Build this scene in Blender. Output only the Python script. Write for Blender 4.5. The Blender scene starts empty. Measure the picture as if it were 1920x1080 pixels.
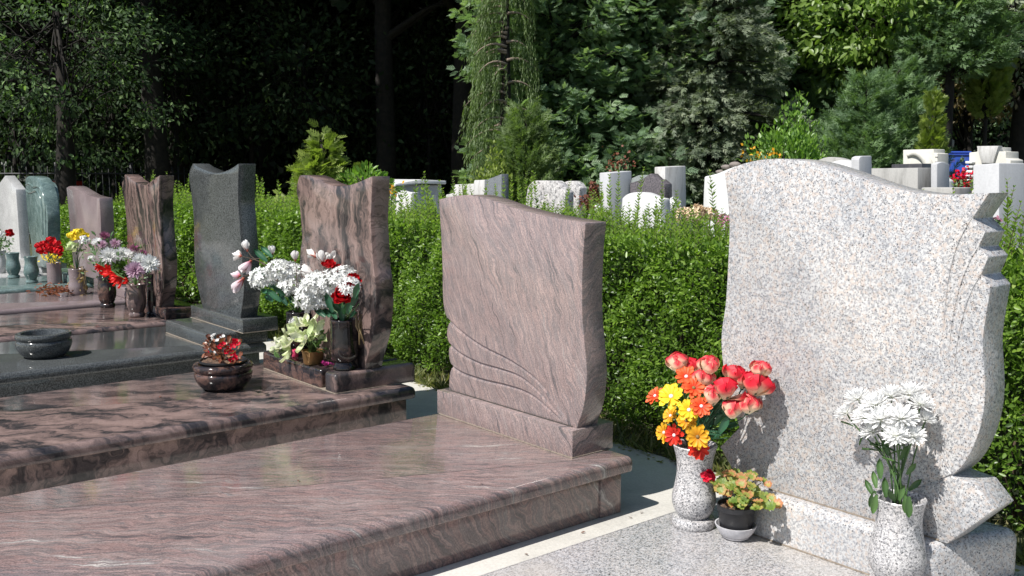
import bpy, bmesh, math, random
import numpy as np
from mathutils import Vector
rnd = random.Random(11)
rng = np.random.default_rng(11)
scene = bpy.context.scene
COL = scene.collection

# ------------------------------------------------------------------ camera
TH = math.radians(50.8); FPX = 1814.0; AL = math.atan(218 / 1814.0); EYE = 1.5
hv = Vector((math.cos(TH), math.sin(TH), 0)); RV = Vector((math.sin(TH), -math.cos(TH), 0)); ZV = Vector((0, 0, 1))
FV = hv * math.cos(AL) - ZV * math.sin(AL)
UV = hv * math.sin(AL) + ZV * math.cos(AL)
CAMP = Vector((0, 0, EYE))
cam = bpy.data.cameras.new('camera'); camo = bpy.data.objects.new('camera', cam); COL.objects.link(camo)
cam.sensor_width = 36.0; cam.lens = 36.0 * FPX / 1920.0; cam.clip_start = 0.05; cam.clip_end = 500
camo.location = CAMP
camo.rotation_euler = (math.pi / 2 - AL, 0, TH - math.pi / 2)
scene.camera = camo

def ray(px, py): return FV * FPX + RV * (px - 960) + UV * (540 - py)
def on(ax, v, px, py):
    d = ray(px, py); t = (v - CAMP[ax]) / d[ax]; return CAMP + d * t
def onX(px, py, x): return on(0, x, px, py)
def onY(px, py, y): return on(1, y, px, py)
def onZ(px, py, z): return on(2, z, px, py)
def depth(p): return (Vector(p) - CAMP).dot(FV)
def mpp(p): return depth(p) / FPX          # metres per photo pixel at p
def atD(px, dep):                           # ground point under photo column px at depth dep
    d = hv * FPX + RV * (px - 960); d = d * (dep / FPX); return Vector((d.x, d.y, 0))

# ------------------------------------------------------------------ object helpers
ORG = {}
def setp(o, label=None, cat=None, group=None, kind=None):
    if label: o['label'] = label
    if cat: o['category'] = cat
    if group: o['group'] = group
    if kind: o['kind'] = kind
    return o
def thing(name, label, cat, loc, group=None):
    o = bpy.data.objects.new(name, None); COL.objects.link(o)
    o.empty_display_size = 0.1
    o.location = Vector(loc); ORG[o.name] = Vector(loc)
    return setp(o, label, cat, group)
def origin(o): return ORG[o.name]
def mesh_data(name, V, Fs, mat, tone=None, tip=None, smooth=None):
    """V (n,3); Fs list of (m,k) index arrays"""
    V = np.asarray(V, dtype=np.float32); me = bpy.data.meshes.new(name)
    Fs = [np.asarray(f, dtype=np.int32) for f in Fs if len(f)]
    me.vertices.add(len(V)); me.vertices.foreach_set('co', V.ravel())
    nl = sum(f.size for f in Fs); npoly = sum(len(f) for f in Fs)
    me.loops.add(nl); me.polygons.add(npoly)
    me.loops.foreach_set('vertex_index', np.concatenate([f.ravel() for f in Fs]))
    st = []; cur = 0
    for f in Fs:
        k = f.shape[1]; st.append(cur + np.arange(len(f), dtype=np.int32) * k); cur += f.size
    me.polygons.foreach_set('loop_start', np.concatenate(st).astype(np.int32))
    if tone is not None:
        a = me.attributes.new('tone', 'FLOAT', 'FACE'); a.data.foreach_set('value', np.asarray(tone, dtype=np.float32))
    if tip is not None:
        a = me.attributes.new('tip', 'FLOAT', 'POINT'); a.data.foreach_set('value', np.asarray(tip, dtype=np.float32))
    if smooth: me.polygons.foreach_set('use_smooth', np.ones(npoly, dtype=bool))
    me.update(calc_edges=True)
    if mat: me.materials.append(mat)
    return me
def npobj(name, V, Fs, mat, parent=None, tone=None, tip=None, smooth=None, world=True):
    V = np.asarray(V, dtype=np.float64)
    if parent is not None and world: V = V - np.array(origin(parent))
    o = bpy.data.objects.new(name, mesh_data(name, V, Fs, mat, tone, tip, smooth)); COL.objects.link(o)
    if parent is not None:
        o.parent = parent; ORG[o.name] = origin(parent)
    else: ORG[o.name] = Vector((0, 0, 0))
    return o
def bmobj(name, bm, mat, parent=None, angle=35):
    me = bpy.data.meshes.new(name)
    if parent is not None: bmesh.ops.translate(bm, vec=-origin(parent), verts=bm.verts)
    bmesh.ops.recalc_face_normals(bm, faces=bm.faces)
    bm.to_mesh(me); bm.free()
    if angle:
        me.polygons.foreach_set('use_smooth', np.ones(len(me.polygons), dtype=bool))
        me.set_sharp_from_angle(angle=math.radians(angle))
    me.materials.append(mat)
    o = bpy.data.objects.new(name, me); COL.objects.link(o)
    if parent is not None:
        o.parent = parent; ORG[o.name] = origin(parent)
    else: ORG[o.name] = Vector((0, 0, 0))
    return o

def box_bm(lo, hi, bev=0.004, seg=2, top=0, topseg=5, bm=None):
    """box; 'top' = bullnose radius along the upper edges"""
    b = bmesh.new()
    x0, y0, z0 = lo; x1, y1, z1 = hi
    vs = [b.verts.new(p) for p in ((x0,y0,z0),(x1,y0,z0),(x1,y1,z0),(x0,y1,z0),(x0,y0,z1),(x1,y0,z1),(x1,y1,z1),(x0,y1,z1))]
    for f in ((0,3,2,1),(4,5,6,7),(0,1,5,4),(1,2,6,5),(2,3,7,6),(3,0,4,7)): b.faces.new([vs[i] for i in f])
    if top:
        es = [e for e in b.edges if all(abs(v.co.z - z1) < 1e-6 for v in e.verts)]
        ve = [e for e in b.edges if abs(e.verts[0].co.z - e.verts[1].co.z) > 1e-6]
        bmesh.ops.bevel(b, geom=ve, offset=top * .9, segments=topseg, affect='EDGES', profile=.5)
        es = [e for e in b.edges if all(abs(v.co.z - z1) < 1e-6 for v in e.verts) and len(e.link_faces) == 2 and abs(e.link_faces[0].normal.z - e.link_faces[1].normal.z) > .5 or (all(abs(v.co.z - z1) < 1e-6 for v in e.verts))]
        bmesh.ops.bevel(b, geom=es, offset=top, segments=topseg, affect='EDGES', profile=.5)
        es = [e for e in b.edges if all(abs(v.co.z - z0) < 1e-6 for v in e.verts)]
        bmesh.ops.bevel(b, geom=es, offset=top * .35, segments=3, affect='EDGES', profile=.5)
    elif bev:
        bmesh.ops.bevel(b, geom=list(b.edges), offset=bev, segments=seg, affect='EDGES', profile=.5)
    if bm is None: return b
    me = bpy.data.meshes.new('tmp'); b.to_mesh(me); b.free(); bm.from_mesh(me); bpy.data.meshes.remove(me)
    return bm

def crom(pts, n=5):
    """Catmull-Rom through 2-D/3-D points"""
    pts = [Vector(p) for p in pts]
    if len(pts) < 3: return pts
    out = []
    ext = [pts[0] * 2 - pts[1]] + pts + [pts[-1] * 2 - pts[-2]]
    for i in range(1, len(ext) - 2):
        p0, p1, p2, p3 = ext[i-1], ext[i], ext[i+1], ext[i+2]
        for k in range(n):
            t = k / n
            out.append(0.5 * ((2*p1) + (p2-p0)*t + (2*p0-5*p1+4*p2-p3)*t*t + (3*p1-p0-3*p2+p3)*t**3))
    out.append(pts[-1]); return out
def outline(segs, n=4):
    out = []
    for s in segs:
        c = crom([(a, b) for a, b in s], n) if len(s) > 2 else [Vector((a, b)) for a, b in s]
        for p in c:
            if not out or (p - out[-1]).length > 0.8: out.append(p)
    if (out[0] - out[-1]).length < 0.8: out.pop()
    return out
def extrude(loop, vec, bev=0.004, seg=2):
    b = bmesh.new(); vs = [b.verts.new(p) for p in loop]; f = b.faces.new(vs); f.normal_update()
    r = bmesh.ops.extrude_face_region(b, geom=[f]); nv = [g for g in r['geom'] if isinstance(g, bmesh.types.BMVert)]
    bmesh.ops.translate(b, vec=vec, verts=nv)
    bmesh.ops.recalc_face_normals(b, faces=b.faces)
    if bev:
        es = [e for e in b.edges if any(len(fc.verts) > 4 for fc in e.link_faces) or
              (len(e.link_faces) == 2 and e.link_faces[0].normal.angle(e.link_faces[1].normal, 0) > .6)]
        bmesh.ops.bevel(b, geom=es, offset=bev, segments=seg, affect='EDGES', profile=.5)
    return b

def tube_arrays(pts, rad, sides=6, cap=True):
    P = np.array([tuple(p) for p in pts], float); n = len(P); R = np.broadcast_to(np.asarray(rad, float), (n,))
    T = np.gradient(P, axis=0); T /= np.linalg.norm(T, axis=1)[:, None] + 1e-9
    ref = np.tile(np.array([0, 0, 1.0]), (n, 1)); m = np.abs(T[:, 2]) > .9; ref[m] = (1.0, 0, 0)
    if m.any() and not m.all(): ref[:] = (0.577, 0.577, -0.577)
    A = np.cross(T, ref); A /= np.linalg.norm(A, axis=1)[:, None] + 1e-9; B = np.cross(T, A)
    an = np.arange(sides) * 2 * math.pi / sides
    V = (P[:, None] + R[:, None, None] * (np.cos(an)[None, :, None] * A[:, None] + np.sin(an)[None, :, None] * B[:, None])).reshape(-1, 3)
    i = np.arange(n - 1)[:, None] * sides; j = np.arange(sides)[None, :]; k = (j + 1) % sides
    F = np.stack([i + j, i + k, i + sides + k, i + sides + j], -1).reshape(-1, 4)
    caps = []
    if cap: caps = [np.arange(sides)[::-1][None], (np.arange(sides) + (n - 1) * sides)[None]]
    return V, F, caps
class Acc:
    """collects arrays into one mesh"""
    def __init__(s): s.V = []; s.F = {}; s.n = 0; s.T = {}; s.tip = []
    def add(s, V, Fs, tone=None, tip=None):
        V = np.asarray(V, float)
        for f in (Fs if isinstance(Fs, list) else [Fs]):
            f = np.asarray(f)
            if not len(f): continue
            k = f.shape[1]; s.F.setdefault(k, []).append(f + s.n)
            t = np.full(len(f), .5) if tone is None else np.broadcast_to(np.asarray(tone, float), (len(f),))
            s.T.setdefault(k, []).append(t)
        s.tip.append(np.full(len(V), .5) if tip is None else np.asarray(tip, float))
        s.V.append(V); s.n += len(V)
    def tube(s, pts, rad, sides=6, tone=None):
        V, F, c = tube_arrays(pts, rad, sides)
        s.add(V, [F] + c, tone)
    def build(s, name, mat, parent=None, smooth=False, world=True):
        ks = sorted(s.F)
        return npobj(name, np.concatenate(s.V), [np.concatenate(s.F[k]) for k in ks], mat, parent,
                     np.concatenate([np.concatenate(s.T[k]) for k in ks]), np.concatenate(s.tip), smooth, world)
def lathe(prof, c, seg=40):
    c = Vector(c); n = len(prof)
    an = np.arange(seg) * 2 * math.pi / seg
    P = np.array(prof, float)
    V = np.stack([P[:, 0][:, None] * np.cos(an), P[:, 0][:, None] * np.sin(an), np.repeat(P[:, 1][:, None], seg, 1)], -1).reshape(-1, 3) + np.array(c)
    i = np.arange(n - 1)[:, None] * seg; j = np.arange(seg)[None, :]; k = (j + 1) % seg
    F = np.stack([i + j, i + k, i + seg + k, i + seg + j], -1).reshape(-1, 4)
    return V, F
def lathe_obj(name, prof, c, mat, parent, seg=48, closed=True):
    pr = list(prof)
    sm = []
    for a, b in zip(pr[:-1], pr[1:]): sm.append(a)
    sm.append(pr[-1])
    V, F = lathe(sm, c, seg)
    o = npobj(name, V, [F], mat, parent, smooth=True)
    o.data.set_sharp_from_angle(angle=math.radians(50))
    return o
def sprof(pts, n=5):
    return [(max(p.x, 0.0), p.y) for p in crom(pts, n)]

# ------------------------------------------------------------------ scattering of leaves, sprays and petals
LEAF = (np.array([(0,0,0),(.28,.2,.05),(.65,.19,.05),(1,0,-.02),(.65,-.19,.05),(.28,-.2,.05)], float), np.array([(0,5,4,3),(0,3,2,1)]))
LEAF4 = (np.array([(0,0,0),(.45,.26,.05),(1,0,0),(.45,-.26,.05)], float), np.array([(0,3,2,1)]))
def diamonds(items):
    V = []; F = []
    for (x, y, a, L, w, z) in items:
        ca, sa = math.cos(a), math.sin(a); n = len(V)
        for (u, v) in ((0,0),(.45*L,w/2),(L,0),(.45*L,-w/2)):
            V.append((x + ca*u - sa*v, y + sa*u + ca*v, z * (u / max(L, 1e-6)) - .12 * (x + ca*u) ** 2)); 
        F.append((n, n+3, n+2, n+1))
    return np.array(V, float), np.array(F)
SPRAY = diamonds([(0,0,0,1,.13,0)] + [(t,0,s*.75,.55*(1.05-t*.6),.14,.05) for t in (.12,.32,.52,.72) for s in (1,-1)])
NEEDLE = diamonds([(0,0,0,1,.07,0)] + [(t,0,s*.55,.42*(1.1-t*.6),.06,.12*(-1)**int(t*10)) for t in (.05,.18,.31,.44,.57,.7,.82) for s in (1,-1)])
def strand_t():
    it = []
    r = random.Random(3); V = []; F = []
    for k in range(11):
        z = -k / 11.0
        for s in range(2):
            a = r.uniform(0, 6.28); L = r.uniform(.13, .2); w = .02; n = len(V)
            d = np.array([math.cos(a) * .42, math.sin(a) * .42, -.9]); p = np.array([-math.sin(a), math.cos(a), 0])
            b = np.array([0, 0, z])
            for u, v in ((0,0),(.5,1),(1,0),(.5,-1)): V.append(b + d * L * u + p * w * v * .5)
            F.append((n, n+1, n+2, n+3))
    V = np.array(V); return np.stack([-V[:, 2], V[:, 0], V[:, 1]], -1), np.array(F)   # axis = +x
STRAND = strand_t()
def unit(a): return a / (np.linalg.norm(a, axis=-1, keepdims=True) + 1e-9)
def scatter(tpl, pos, axis, nrm, scale, wid=None):
    tv, tf = tpl; N = len(pos); x = unit(axis); z = nrm - (nrm * x).sum(1)[:, None] * x; z = unit(z); y = np.cross(z, x)
    sc = np.broadcast_to(np.asarray(scale, float), (N,)); w = sc if wid is None else sc * wid
    V = pos[:, None] + sc[:, None, None] * tv[None, :, 0, None] * x[:, None] + w[:, None, None] * tv[None, :, 1, None] * y[:, None] + w[:, None, None] * tv[None, :, 2, None] * z[:, None]
    F = (tf[None] + (np.arange(N) * len(tv))[:, None, None]).reshape(-1, tf.shape[1])
    return V.reshape(-1, 3), F, len(tf)
def rvec(n): return unit(rng.normal(size=(n, 3)))
def petal_t(L=1.0, W=.5, cup=.3, arch=.0, curl=0.0, tipround=.6, nu=5, nv=3):
    """petal along +x, face normal +z; returns verts, quads, tip values"""
    V = []; T = []
    for i in range(nu + 1):
        u = i / nu
        w = W * .5 * (math.sin(math.pi * min(1, u * (.5 + .5 * (1 - tipround)) + .02 + .08*(1-u))) ** .75 if True else 1)
        w = W * .5 * (u + .12) ** .6 * (1 - max(0, (u - tipround)) ** 2 / (1 - tipround + 1e-6) ** 2 * .93)
        for j in range(nv + 1):
            v = j / nv * 2 - 1
            V.append((u * L - (1 - abs(v)) * 0, v * w, cup * W * v * v * (.3 + u) + arch * L * u * u - curl * L * max(0, u - .6) ** 2 * 6)); T.append(u)
    F = []
    for i in range(nu):
        for j in range(nv):
            a = i * (nv + 1) + j; F.append((a, a + nv + 1, a + nv + 2, a + 1))
    return np.array(V, float), np.array(F), np.array(T)
def whorl(acc, pt, n, alpha, size, phase=0.0, base_r=0.0, z0=0.0, jit=.08, tone=None):
    """n petals round +Z, opened alpha rad from the axis"""
    tv, tf, tt = pt
    ph = phase + np.arange(n) * 2 * math.pi / n + rng.normal(0, jit, n); al = alpha + rng.normal(0, jit, n)
    ax = np.stack([np.sin(al) * np.cos(ph), np.sin(al) * np.sin(ph), np.cos(al)], -1)
    nm = np.stack([-np.cos(al) * np.cos(ph), -np.cos(al) * np.sin(ph), np.sin(al)], -1)
    pos = np.stack([base_r * np.cos(ph), base_r * np.sin(ph), np.full(n, z0)], -1)
    V, F, k = scatter((tv, tf), pos, ax, nm, size * rng.uniform(.9, 1.08, n))
    tn = np.repeat(rng.uniform(0, 1, n) if tone is None else np.full(n, tone), k)
    acc.add(V, F, tn, np.tile(tt, n))
def turn(V, d):
    """rotate +Z onto d"""
    d = Vector(d).normalized(); q = Vector((0, 0, 1)).rotation_difference(d); M = np.array(q.to_matrix())
    return V @ M.T
# ------------------------------------------------------------------ materials
class NT:
    def __init__(s, name):
        s.m = bpy.data.materials.new(name); s.m.use_nodes = True; s.t = s.m.node_tree
        s.b = s.t.nodes['Principled BSDF']; s.out = s.t.nodes['Material Output']
    def n(s, typ, **kw):
        nd = s.t.nodes.new(typ)
        for k, v in kw.items():
            if k.startswith('_'): setattr(nd, k[1:], v)
            else:
                key = int(k[1:]) if k[0] == 'i' and k[1:].isdigit() else k.replace('__', ' ')
                s.put(nd.inputs[key], v)
        return nd
    def put(s, sock, v):
        if isinstance(v, bpy.types.NodeSocket): s.t.links.new(v, sock)
        elif isinstance(v, tuple) and len(v) == 3 and sock.type == 'RGBA': sock.default_value = (*v, 1)
        else: sock.default_value = v
    def ramp(s, fac, stops, mode='LINEAR'):
        r = s.n('ShaderNodeValToRGB'); r.color_ramp.interpolation = mode
        el = r.color_ramp.elements
        while len(el) < len(stops): el.new(.5)
        for e, (p, c) in zip(el, stops):
            e.position = p; e.color = (*c, 1) if len(c) == 3 else c
        s.put(r.inputs[0], fac); return r.outputs[0]
    def mix(s, fac, a, b, mode='MIX'):
        m = s.n('ShaderNodeMix', _data_type='RGBA', _blend_type=mode)
        s.put(m.inputs[0], fac); s.put(m.inputs[6], a); s.put(m.inputs[7], b); return m.outputs[2]
    def math(s, op, a, b=0.0):
        m = s.n('ShaderNodeMath', _operation=op); s.put(m.inputs[0], a); s.put(m.inputs[1], b); return m.outputs[0]
    def vm(s, op, a, b=(0, 0, 0)):
        m = s.n('ShaderNodeVectorMath', _operation=op); s.put(m.inputs[0], a); s.put(m.inputs[1], b)
        return m.outputs['Value'] if op in ('DOT_PRODUCT', 'LENGTH') else m.outputs[0]
    def obj(s): return s.n('ShaderNodeTexCoord').outputs['Object']
    def noise(s, vec, scale, detail=4, rough=.55, dist=0.0):
        return s.n('ShaderNodeTexNoise', Vector=vec, Scale=scale, Detail=detail, Roughness=rough, Distortion=dist)
    def set(s, **kw):
        for k, v in kw.items(): s.put(s.b.inputs[k.replace('__', ' ')], v)
        return s.m
    def bump(s, h, strength=.2, dist=.01):
        b = s.n('ShaderNodeBump', Strength=strength, Distance=dist); s.put(b.inputs['Height'], h); s.put(s.b.inputs['Normal'], b.outputs[0])

def speckle_granite(name, scale, stops, patch=((.92,.92,.93),(1.05,1.0,.98)), rough=.22, blot=None, fade=None):
    t = NT(name); o = t.obj()
    w = t.noise(o, scale * .6, 2); wv = t.vm('ADD', o, t.vm('MULTIPLY', t.vm('SUBTRACT', w.outputs['Color'], (.5, .5, .5)), (.9 / scale,) * 3))
    v1 = t.n('ShaderNodeTexVoronoi', Vector=wv, Scale=scale, Randomness=1.0)
    sp = t.n('ShaderNodeSeparateColor'); t.put(sp.inputs[0], v1.outputs['Color'])
    c1 = t.ramp(sp.outputs[0], stops, 'CONSTANT')
    v2 = t.n('ShaderNodeTexVoronoi', Vector=wv, Scale=scale * 2.3)
    sp2 = t.n('ShaderNodeSeparateColor'); t.put(sp2.inputs[0], v2.outputs['Color'])
    c2 = t.ramp(sp2.outputs[1], stops, 'CONSTANT')
    c = t.mix(.48, c1, c2)
    n2 = t.noise(o, 7, 5, .6)
    c = t.mix(1.0, c, t.ramp(n2.outputs['Fac'], [(.3, patch[0]), (.7, patch[1])]), 'MULTIPLY')
    n3 = t.noise(o, scale * 3, 2)
    c = t.mix(.35, c, t.ramp(n3.outputs['Fac'], [(.3, (.55,)*3), (.7, (1.25,)*3)]), 'MULTIPLY')
    if blot:
        n4 = t.noise(o, blot[1], 5, .65)
        c = t.mix(t.ramp(n4.outputs['Fac'], [(.54, (0,)*3), (.78, (.6,)*3)]), c, blot[0])
    return t.set(Base__Color=c, Roughness=rough)

GL = [(0, (.025,.028,.035)), (.07, (.10,.105,.12)), (.15, (.29,.295,.315)), (.31, (.60,.525,.47)), (.47, (.64,.635,.635)), (.72, (.45,.455,.475)), (.86, (.71,.71,.71))]
M_light = speckle_granite('speckled_light_granite', 165, GL, rough=.3)
GL2 = [(0, (.03,.032,.036)), (.10, (.12,.125,.14)), (.25, (.33,.34,.355)), (.45, (.51,.475,.445)), (.60, (.55,.553,.56)), (.85, (.62,.62,.62))]
def flecked_granite(name, s, white, grey, beige, dark, rough, lo=.40, hi=.56, fl=.24, blot=None):
    t = NT(name); o = t.obj()
    w = t.noise(o, 90 * s, 2); wv = t.vm('ADD', o, t.vm('MULTIPLY', t.vm('SUBTRACT', w.outputs['Color'], (.5,)*3), (.012 / s,) * 3))
    a = t.noise(wv, 62 * s, 3, .6); c = t.ramp(a.outputs['Fac'], [(lo, grey), (hi, white)])
    b = t.noise(t.vm('ADD', wv, (3.1, 1.7, 5.3)), 38 * s, 2, .55); c = t.mix(t.ramp(b.outputs['Fac'], [(.52, (0,)*3), (.60, (.75,)*3)]), c, beige)
    big = t.noise(o, 5, 4, .6); c = t.mix(1.0, c, t.ramp(big.outputs['Fac'], [(.3, (.82, .83, .85)), (.7, (1.07, 1.04, 1.01))]), 'MULTIPLY')
    for sc, p, d in ((70 * s, fl, .40), (125 * s, fl * .9, .42)):
        v = t.n('ShaderNodeTexVoronoi', Vector=wv, Scale=sc); sp = t.n('ShaderNodeSeparateColor'); t.put(sp.inputs[0], v.outputs['Color'])
        m = t.math('MULTIPLY', t.math('LESS_THAN', sp.outputs[0], p), t.math('LESS_THAN', v.outputs['Distance'], d))
        c = t.mix(t.math('MULTIPLY', m, t.math('ADD', t.math('MULTIPLY', sp.outputs[1], .6), .4)), c, dark)
    f = t.noise(o, 420 * s, 2); c = t.mix(.5, c, t.ramp(f.outputs['Fac'], [(.3, (.7,)*3), (.7, (1.2,)*3)]), 'MULTIPLY')
    if blot: n4 = t.noise(o, blot[1], 5, .65); c = t.mix(t.ramp(n4.outputs['Fac'], [(.54, (0,)*3), (.78, (.6,)*3)]), c, blot[0])
    return t.set(Base__Color=c, Roughness=rough)
M_light = flecked_granite('pale_flecked_granite', 2.1, (.555,.552,.548), (.29,.295,.31), (.50,.435,.39), (.035,.037,.043), .3, fl=.23)
M_light_slab = speckle_granite('speckled_slab_granite', 190, GL2, rough=.3, blot=((.50,.46,.40), 1.6))
GV = [(0, (.02,.02,.025)), (.13, (.16,.17,.18)), (.30, (.42,.42,.43)), (.55, (.58,.57,.56)), (.8, (.70,.69,.68))]
M_vase = speckle_granite('black_white_granite', 210, GV, rough=.25)

def streak_stone(name, perp, along, su, sv, stops, warp=.16, wscale=2.6, rough=.16, grain=(.55, 1.3), gscale=260, dust=.0, veins=True, vein=.5):
    t = NT(name); o = t.obj()
    w = t.noise(o, wscale, 4, .6)
    wv = t.vm('ADD', o, t.vm('MULTIPLY', t.vm('SUBTRACT', w.outputs['Color'], (.5, .5, .5)), (warp,) * 3))
    w2 = t.noise(o, wscale * 4.5, 2, .5)
    wv = t.vm('ADD', wv, t.vm('MULTIPLY', t.vm('SUBTRACT', w2.outputs['Color'], (.5, .5, .5)), (warp * .22,) * 3))
    u = t.math('MULTIPLY', t.vm('DOT_PRODUCT', wv, perp), su); v = t.math('MULTIPLY', t.vm('DOT_PRODUCT', wv, along), sv)
    cx = t.n('ShaderNodeCombineXYZ'); t.put(cx.inputs[0], u); t.put(cx.inputs[1], v)
    n = t.noise(cx.outputs[0], 1.0, 5, .68)
    c = t.ramp(n.outputs['Fac'], stops)
    if veins:
        n5 = t.noise(cx.outputs[0], 2.7, 3, .6)
        c = t.mix(t.ramp(n5.outputs['Fac'], [(.46, (0,)*3), (.5, (vein,)*3), (.54, (0,)*3)]), c, stops[0][1])
    g = t.noise(o, gscale, 3, .7)
    c = t.mix(.8, c, t.ramp(g.outputs['Fac'], [(.3, (grain[0],)*3), (.72, (grain[1],)*3)]), 'MULTIPLY')
    r = rough
    if dust:
        d = t.noise(o, 3.2, 6, .7)
        dm = t.ramp(d.outputs['Fac'], [(.5, (0,)*3), (.75, (dust,)*3)])
        c = t.mix(dm, c, (.36, .33, .31)); r = t.math('ADD', t.math('MULTIPLY', dm, .5), rough)
    return t.set(Base__Color=c, Roughness=r)
def nrm3(*a):
    l = math.sqrt(sum(x*x for x in a)); return tuple(x / l for x in a)
PKS = [(.28, (.065,.055,.06)), (.38, (.13,.106,.107)), (.45, (.30,.20,.185)), (.51, (.15,.128,.129)), (.565, (.34,.24,.22)), (.62, (.19,.165,.164)), (.70, (.56,.51,.47))]
PK = [(.28, (.085,.078,.082)), (.38, (.17,.146,.146)), (.455, (.34,.25,.233)), (.52, (.205,.176,.175)), (.58, (.38,.28,.258)), (.64, (.25,.212,.208)), (.74, (.46,.39,.36))]
M_pink = streak_stone('pink_wavy_granite', nrm3(.25, 1, -.55), nrm3(0, -.5, -1), 27, 1.9, PK, warp=.20, wscale=1.9, vein=.3, grain=(.42, 1.4), gscale=170)
M_pink_slab = streak_stone('pink_wavy_slab_granite', nrm3(.632, .775, .35), nrm3(.775, -.632, 0), 19, 1.7, PKS, warp=.24, wscale=1.8, dust=.25, rough=.11, vein=.3, grain=(.45, 1.4), gscale=170)
BR = [(.40, (.013,.013,.016)), (.475, (.035,.03,.032)), (.52, (.15,.085,.07)), (.62, (.24,.145,.12)), (.75, (.20,.14,.125))]
M_brown = streak_stone('black_pink_granite', nrm3(.3, 1, -.1), nrm3(0, -.15, -1), 8, 2.0, [(.35, (.018,.017,.019)), (.44, (.065,.054,.053)), (.50, (.175,.125,.112)), (.6, (.285,.20,.177)), (.75, (.225,.175,.16))], warp=.38, wscale=2.0, rough=.12)
M_brown_slab = streak_stone('black_pink_slab_granite', nrm3(.632, .775, .2), nrm3(.775, -.632, 0), 7, 2.4, [(.34, (.018,.018,.022)), (.43, (.055,.048,.049)), (.50, (.165,.118,.108)), (.60, (.27,.19,.17)), (.75, (.22,.17,.155))], warp=.35, wscale=2.6, rough=.14, veins=False)
M_brown_dark = streak_stone('dark_brown_granite', nrm3(1, .4, 0), nrm3(0, 0, 1), 12, 5, [(.42, (.012,.012,.014)), (.52, (.04,.03,.03)), (.6, (.13,.075,.06)), (.7, (.17,.10,.085))], warp=.25, wscale=4, rough=.1)
M_brown_stripe = streak_stone('striped_black_pink_granite', nrm3(.2, 1, -.25), nrm3(0, -.2, -1), 13, 1.6, [(.36, (.014,.014,.017)), (.45, (.055,.045,.043)), (.5, (.19,.13,.115)), (.66, (.30,.21,.185))], warp=.26, wscale=2.4, rough=.13)
M_vase_dark = streak_stone('near_black_polished_granite', nrm3(1, .4, 0), nrm3(0, 0, 1), 14, 7, [(.46, (.008,.008,.009)), (.56, (.025,.018,.017)), (.64, (.09,.055,.045)), (.74, (.13,.08,.07))], warp=.25, wscale=5, rough=.08)
def fine_stone(name, a, b, scale=240, rough=.14, cloud=.25, c2=None):
    t = NT(name); o = t.obj(); n = t.noise(o, scale, 3, .75)
    c = t.ramp(n.outputs['Fac'], [(.40, a), (.60, b)])
    n2 = t.noise(o, 5, 6, .65); c = t.mix(cloud, c, t.ramp(n2.outputs['Fac'], [(.3, (.4,)*3), (.7, (1.5,)*3)]), 'MULTIPLY')
    return t.set(Base__Color=c, Roughness=rough)
M_dark = fine_stone('dark_grey_granite', (.025,.028,.028), (.115,.122,.122), 150, .12)
M_mauve = fine_stone('mauve_granite', (.15,.115,.118), (.27,.215,.215), 260, .16)
M_green = streak_stone('green_marble', nrm3(.3, 1, -.5), nrm3(0, -.4, -1), 16, 5, [(.3, (.07,.11,.105)), (.5, (.14,.20,.19)), (.7, (.26,.33,.32))], warp=.3, wscale=4, rough=.2, gscale=120)
M_grey = fine_stone('grey_granite', (.26,.26,.26), (.58,.575,.56), 230, .25)
def dirty(name, base, grime=(.25,.24,.22), amt=.5, rough=.7, scale=3.0, streak=True):
    t = NT(name); o = t.obj()
    mp = t.n('ShaderNodeMapping', Vector=o); mp.inputs['Scale'].default_value = (3, 3, .7) if streak else (1, 1, 1)
    n = t.noise(mp.outputs[0], scale, 8, .7); f = t.ramp(n.outputs['Fac'], [(.48, (0,)*3), (.75, (amt,)*3)])
    c = t.mix(f, base, grime); g = t.noise(o, 60, 4, .7)
    c = t.mix(.5, c, t.ramp(g.outputs['Fac'], [(.3, (.8,)*3), (.7, (1.1,)*3)]), 'MULTIPLY')
    t.bump(g.outputs['Fac'], .15, .005)
    return t.set(Base__Color=c, Roughness=rough)
M_white = dirty('weathered_white_marble', (.68,.68,.67), (.36,.35,.32), .65, .5)
M_white2 = dirty('streaked_white_limestone', (.58,.57,.55), (.24,.22,.20), .8, .7, 4)
M_cream = dirty('cream_limestone', (.62,.60,.54), (.35,.33,.28), .4, .8)
M_conc = dirty('weathered_concrete', (.40,.39,.37), (.10,.10,.09), .85, .9, 2.2)
M_blk = dirty('black_stone', (.045,.043,.048), (.16,.14,.14), .6, .35, 5)
M_grst = dirty('pale_grey_stone', (.52,.52,.53), (.3,.3,.3), .4, .6)
M_speck = speckle_granite('rough_speckled_granite', 40, [(0, (.08,.08,.08)), (.12, (.3,.3,.3)), (.35, (.5,.49,.48)), (.7, (.66,.65,.63))], rough=.6)

def paving():
    t = NT('pale_concrete'); o = t.obj(); n = t.noise(o, 1.6, 8, .65); n2 = t.noise(o, 90, 4, .7)
    c = t.ramp(n.outputs['Fac'], [(.3, (.38,.365,.335)), (.5, (.54,.52,.475)), (.72, (.61,.59,.55))])
    c = t.mix(.6, c, t.ramp(n2.outputs['Fac'], [(.3, (.75,)*3), (.7, (1.12,)*3)]), 'MULTIPLY')
    t.bump(n2.outputs['Fac'], .3, .004); return t.set(Base__Color=c, Roughness=.9)
M_pave = paving()
def soil(name, stops, scale=6, r=.95):
    t = NT(name); o = t.obj(); n = t.noise(o, scale, 9, .7); t.bump(n.outputs['Fac'], .6, .03)
    return t.set(Base__Color=t.ramp(n.outputs['Fac'], stops), Roughness=r)
M_ground = soil('dry_grass_and_soil', [(.3, (.035,.032,.018)), (.5, (.06,.065,.025)), (.7, (.12,.11,.06))], 3)
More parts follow.
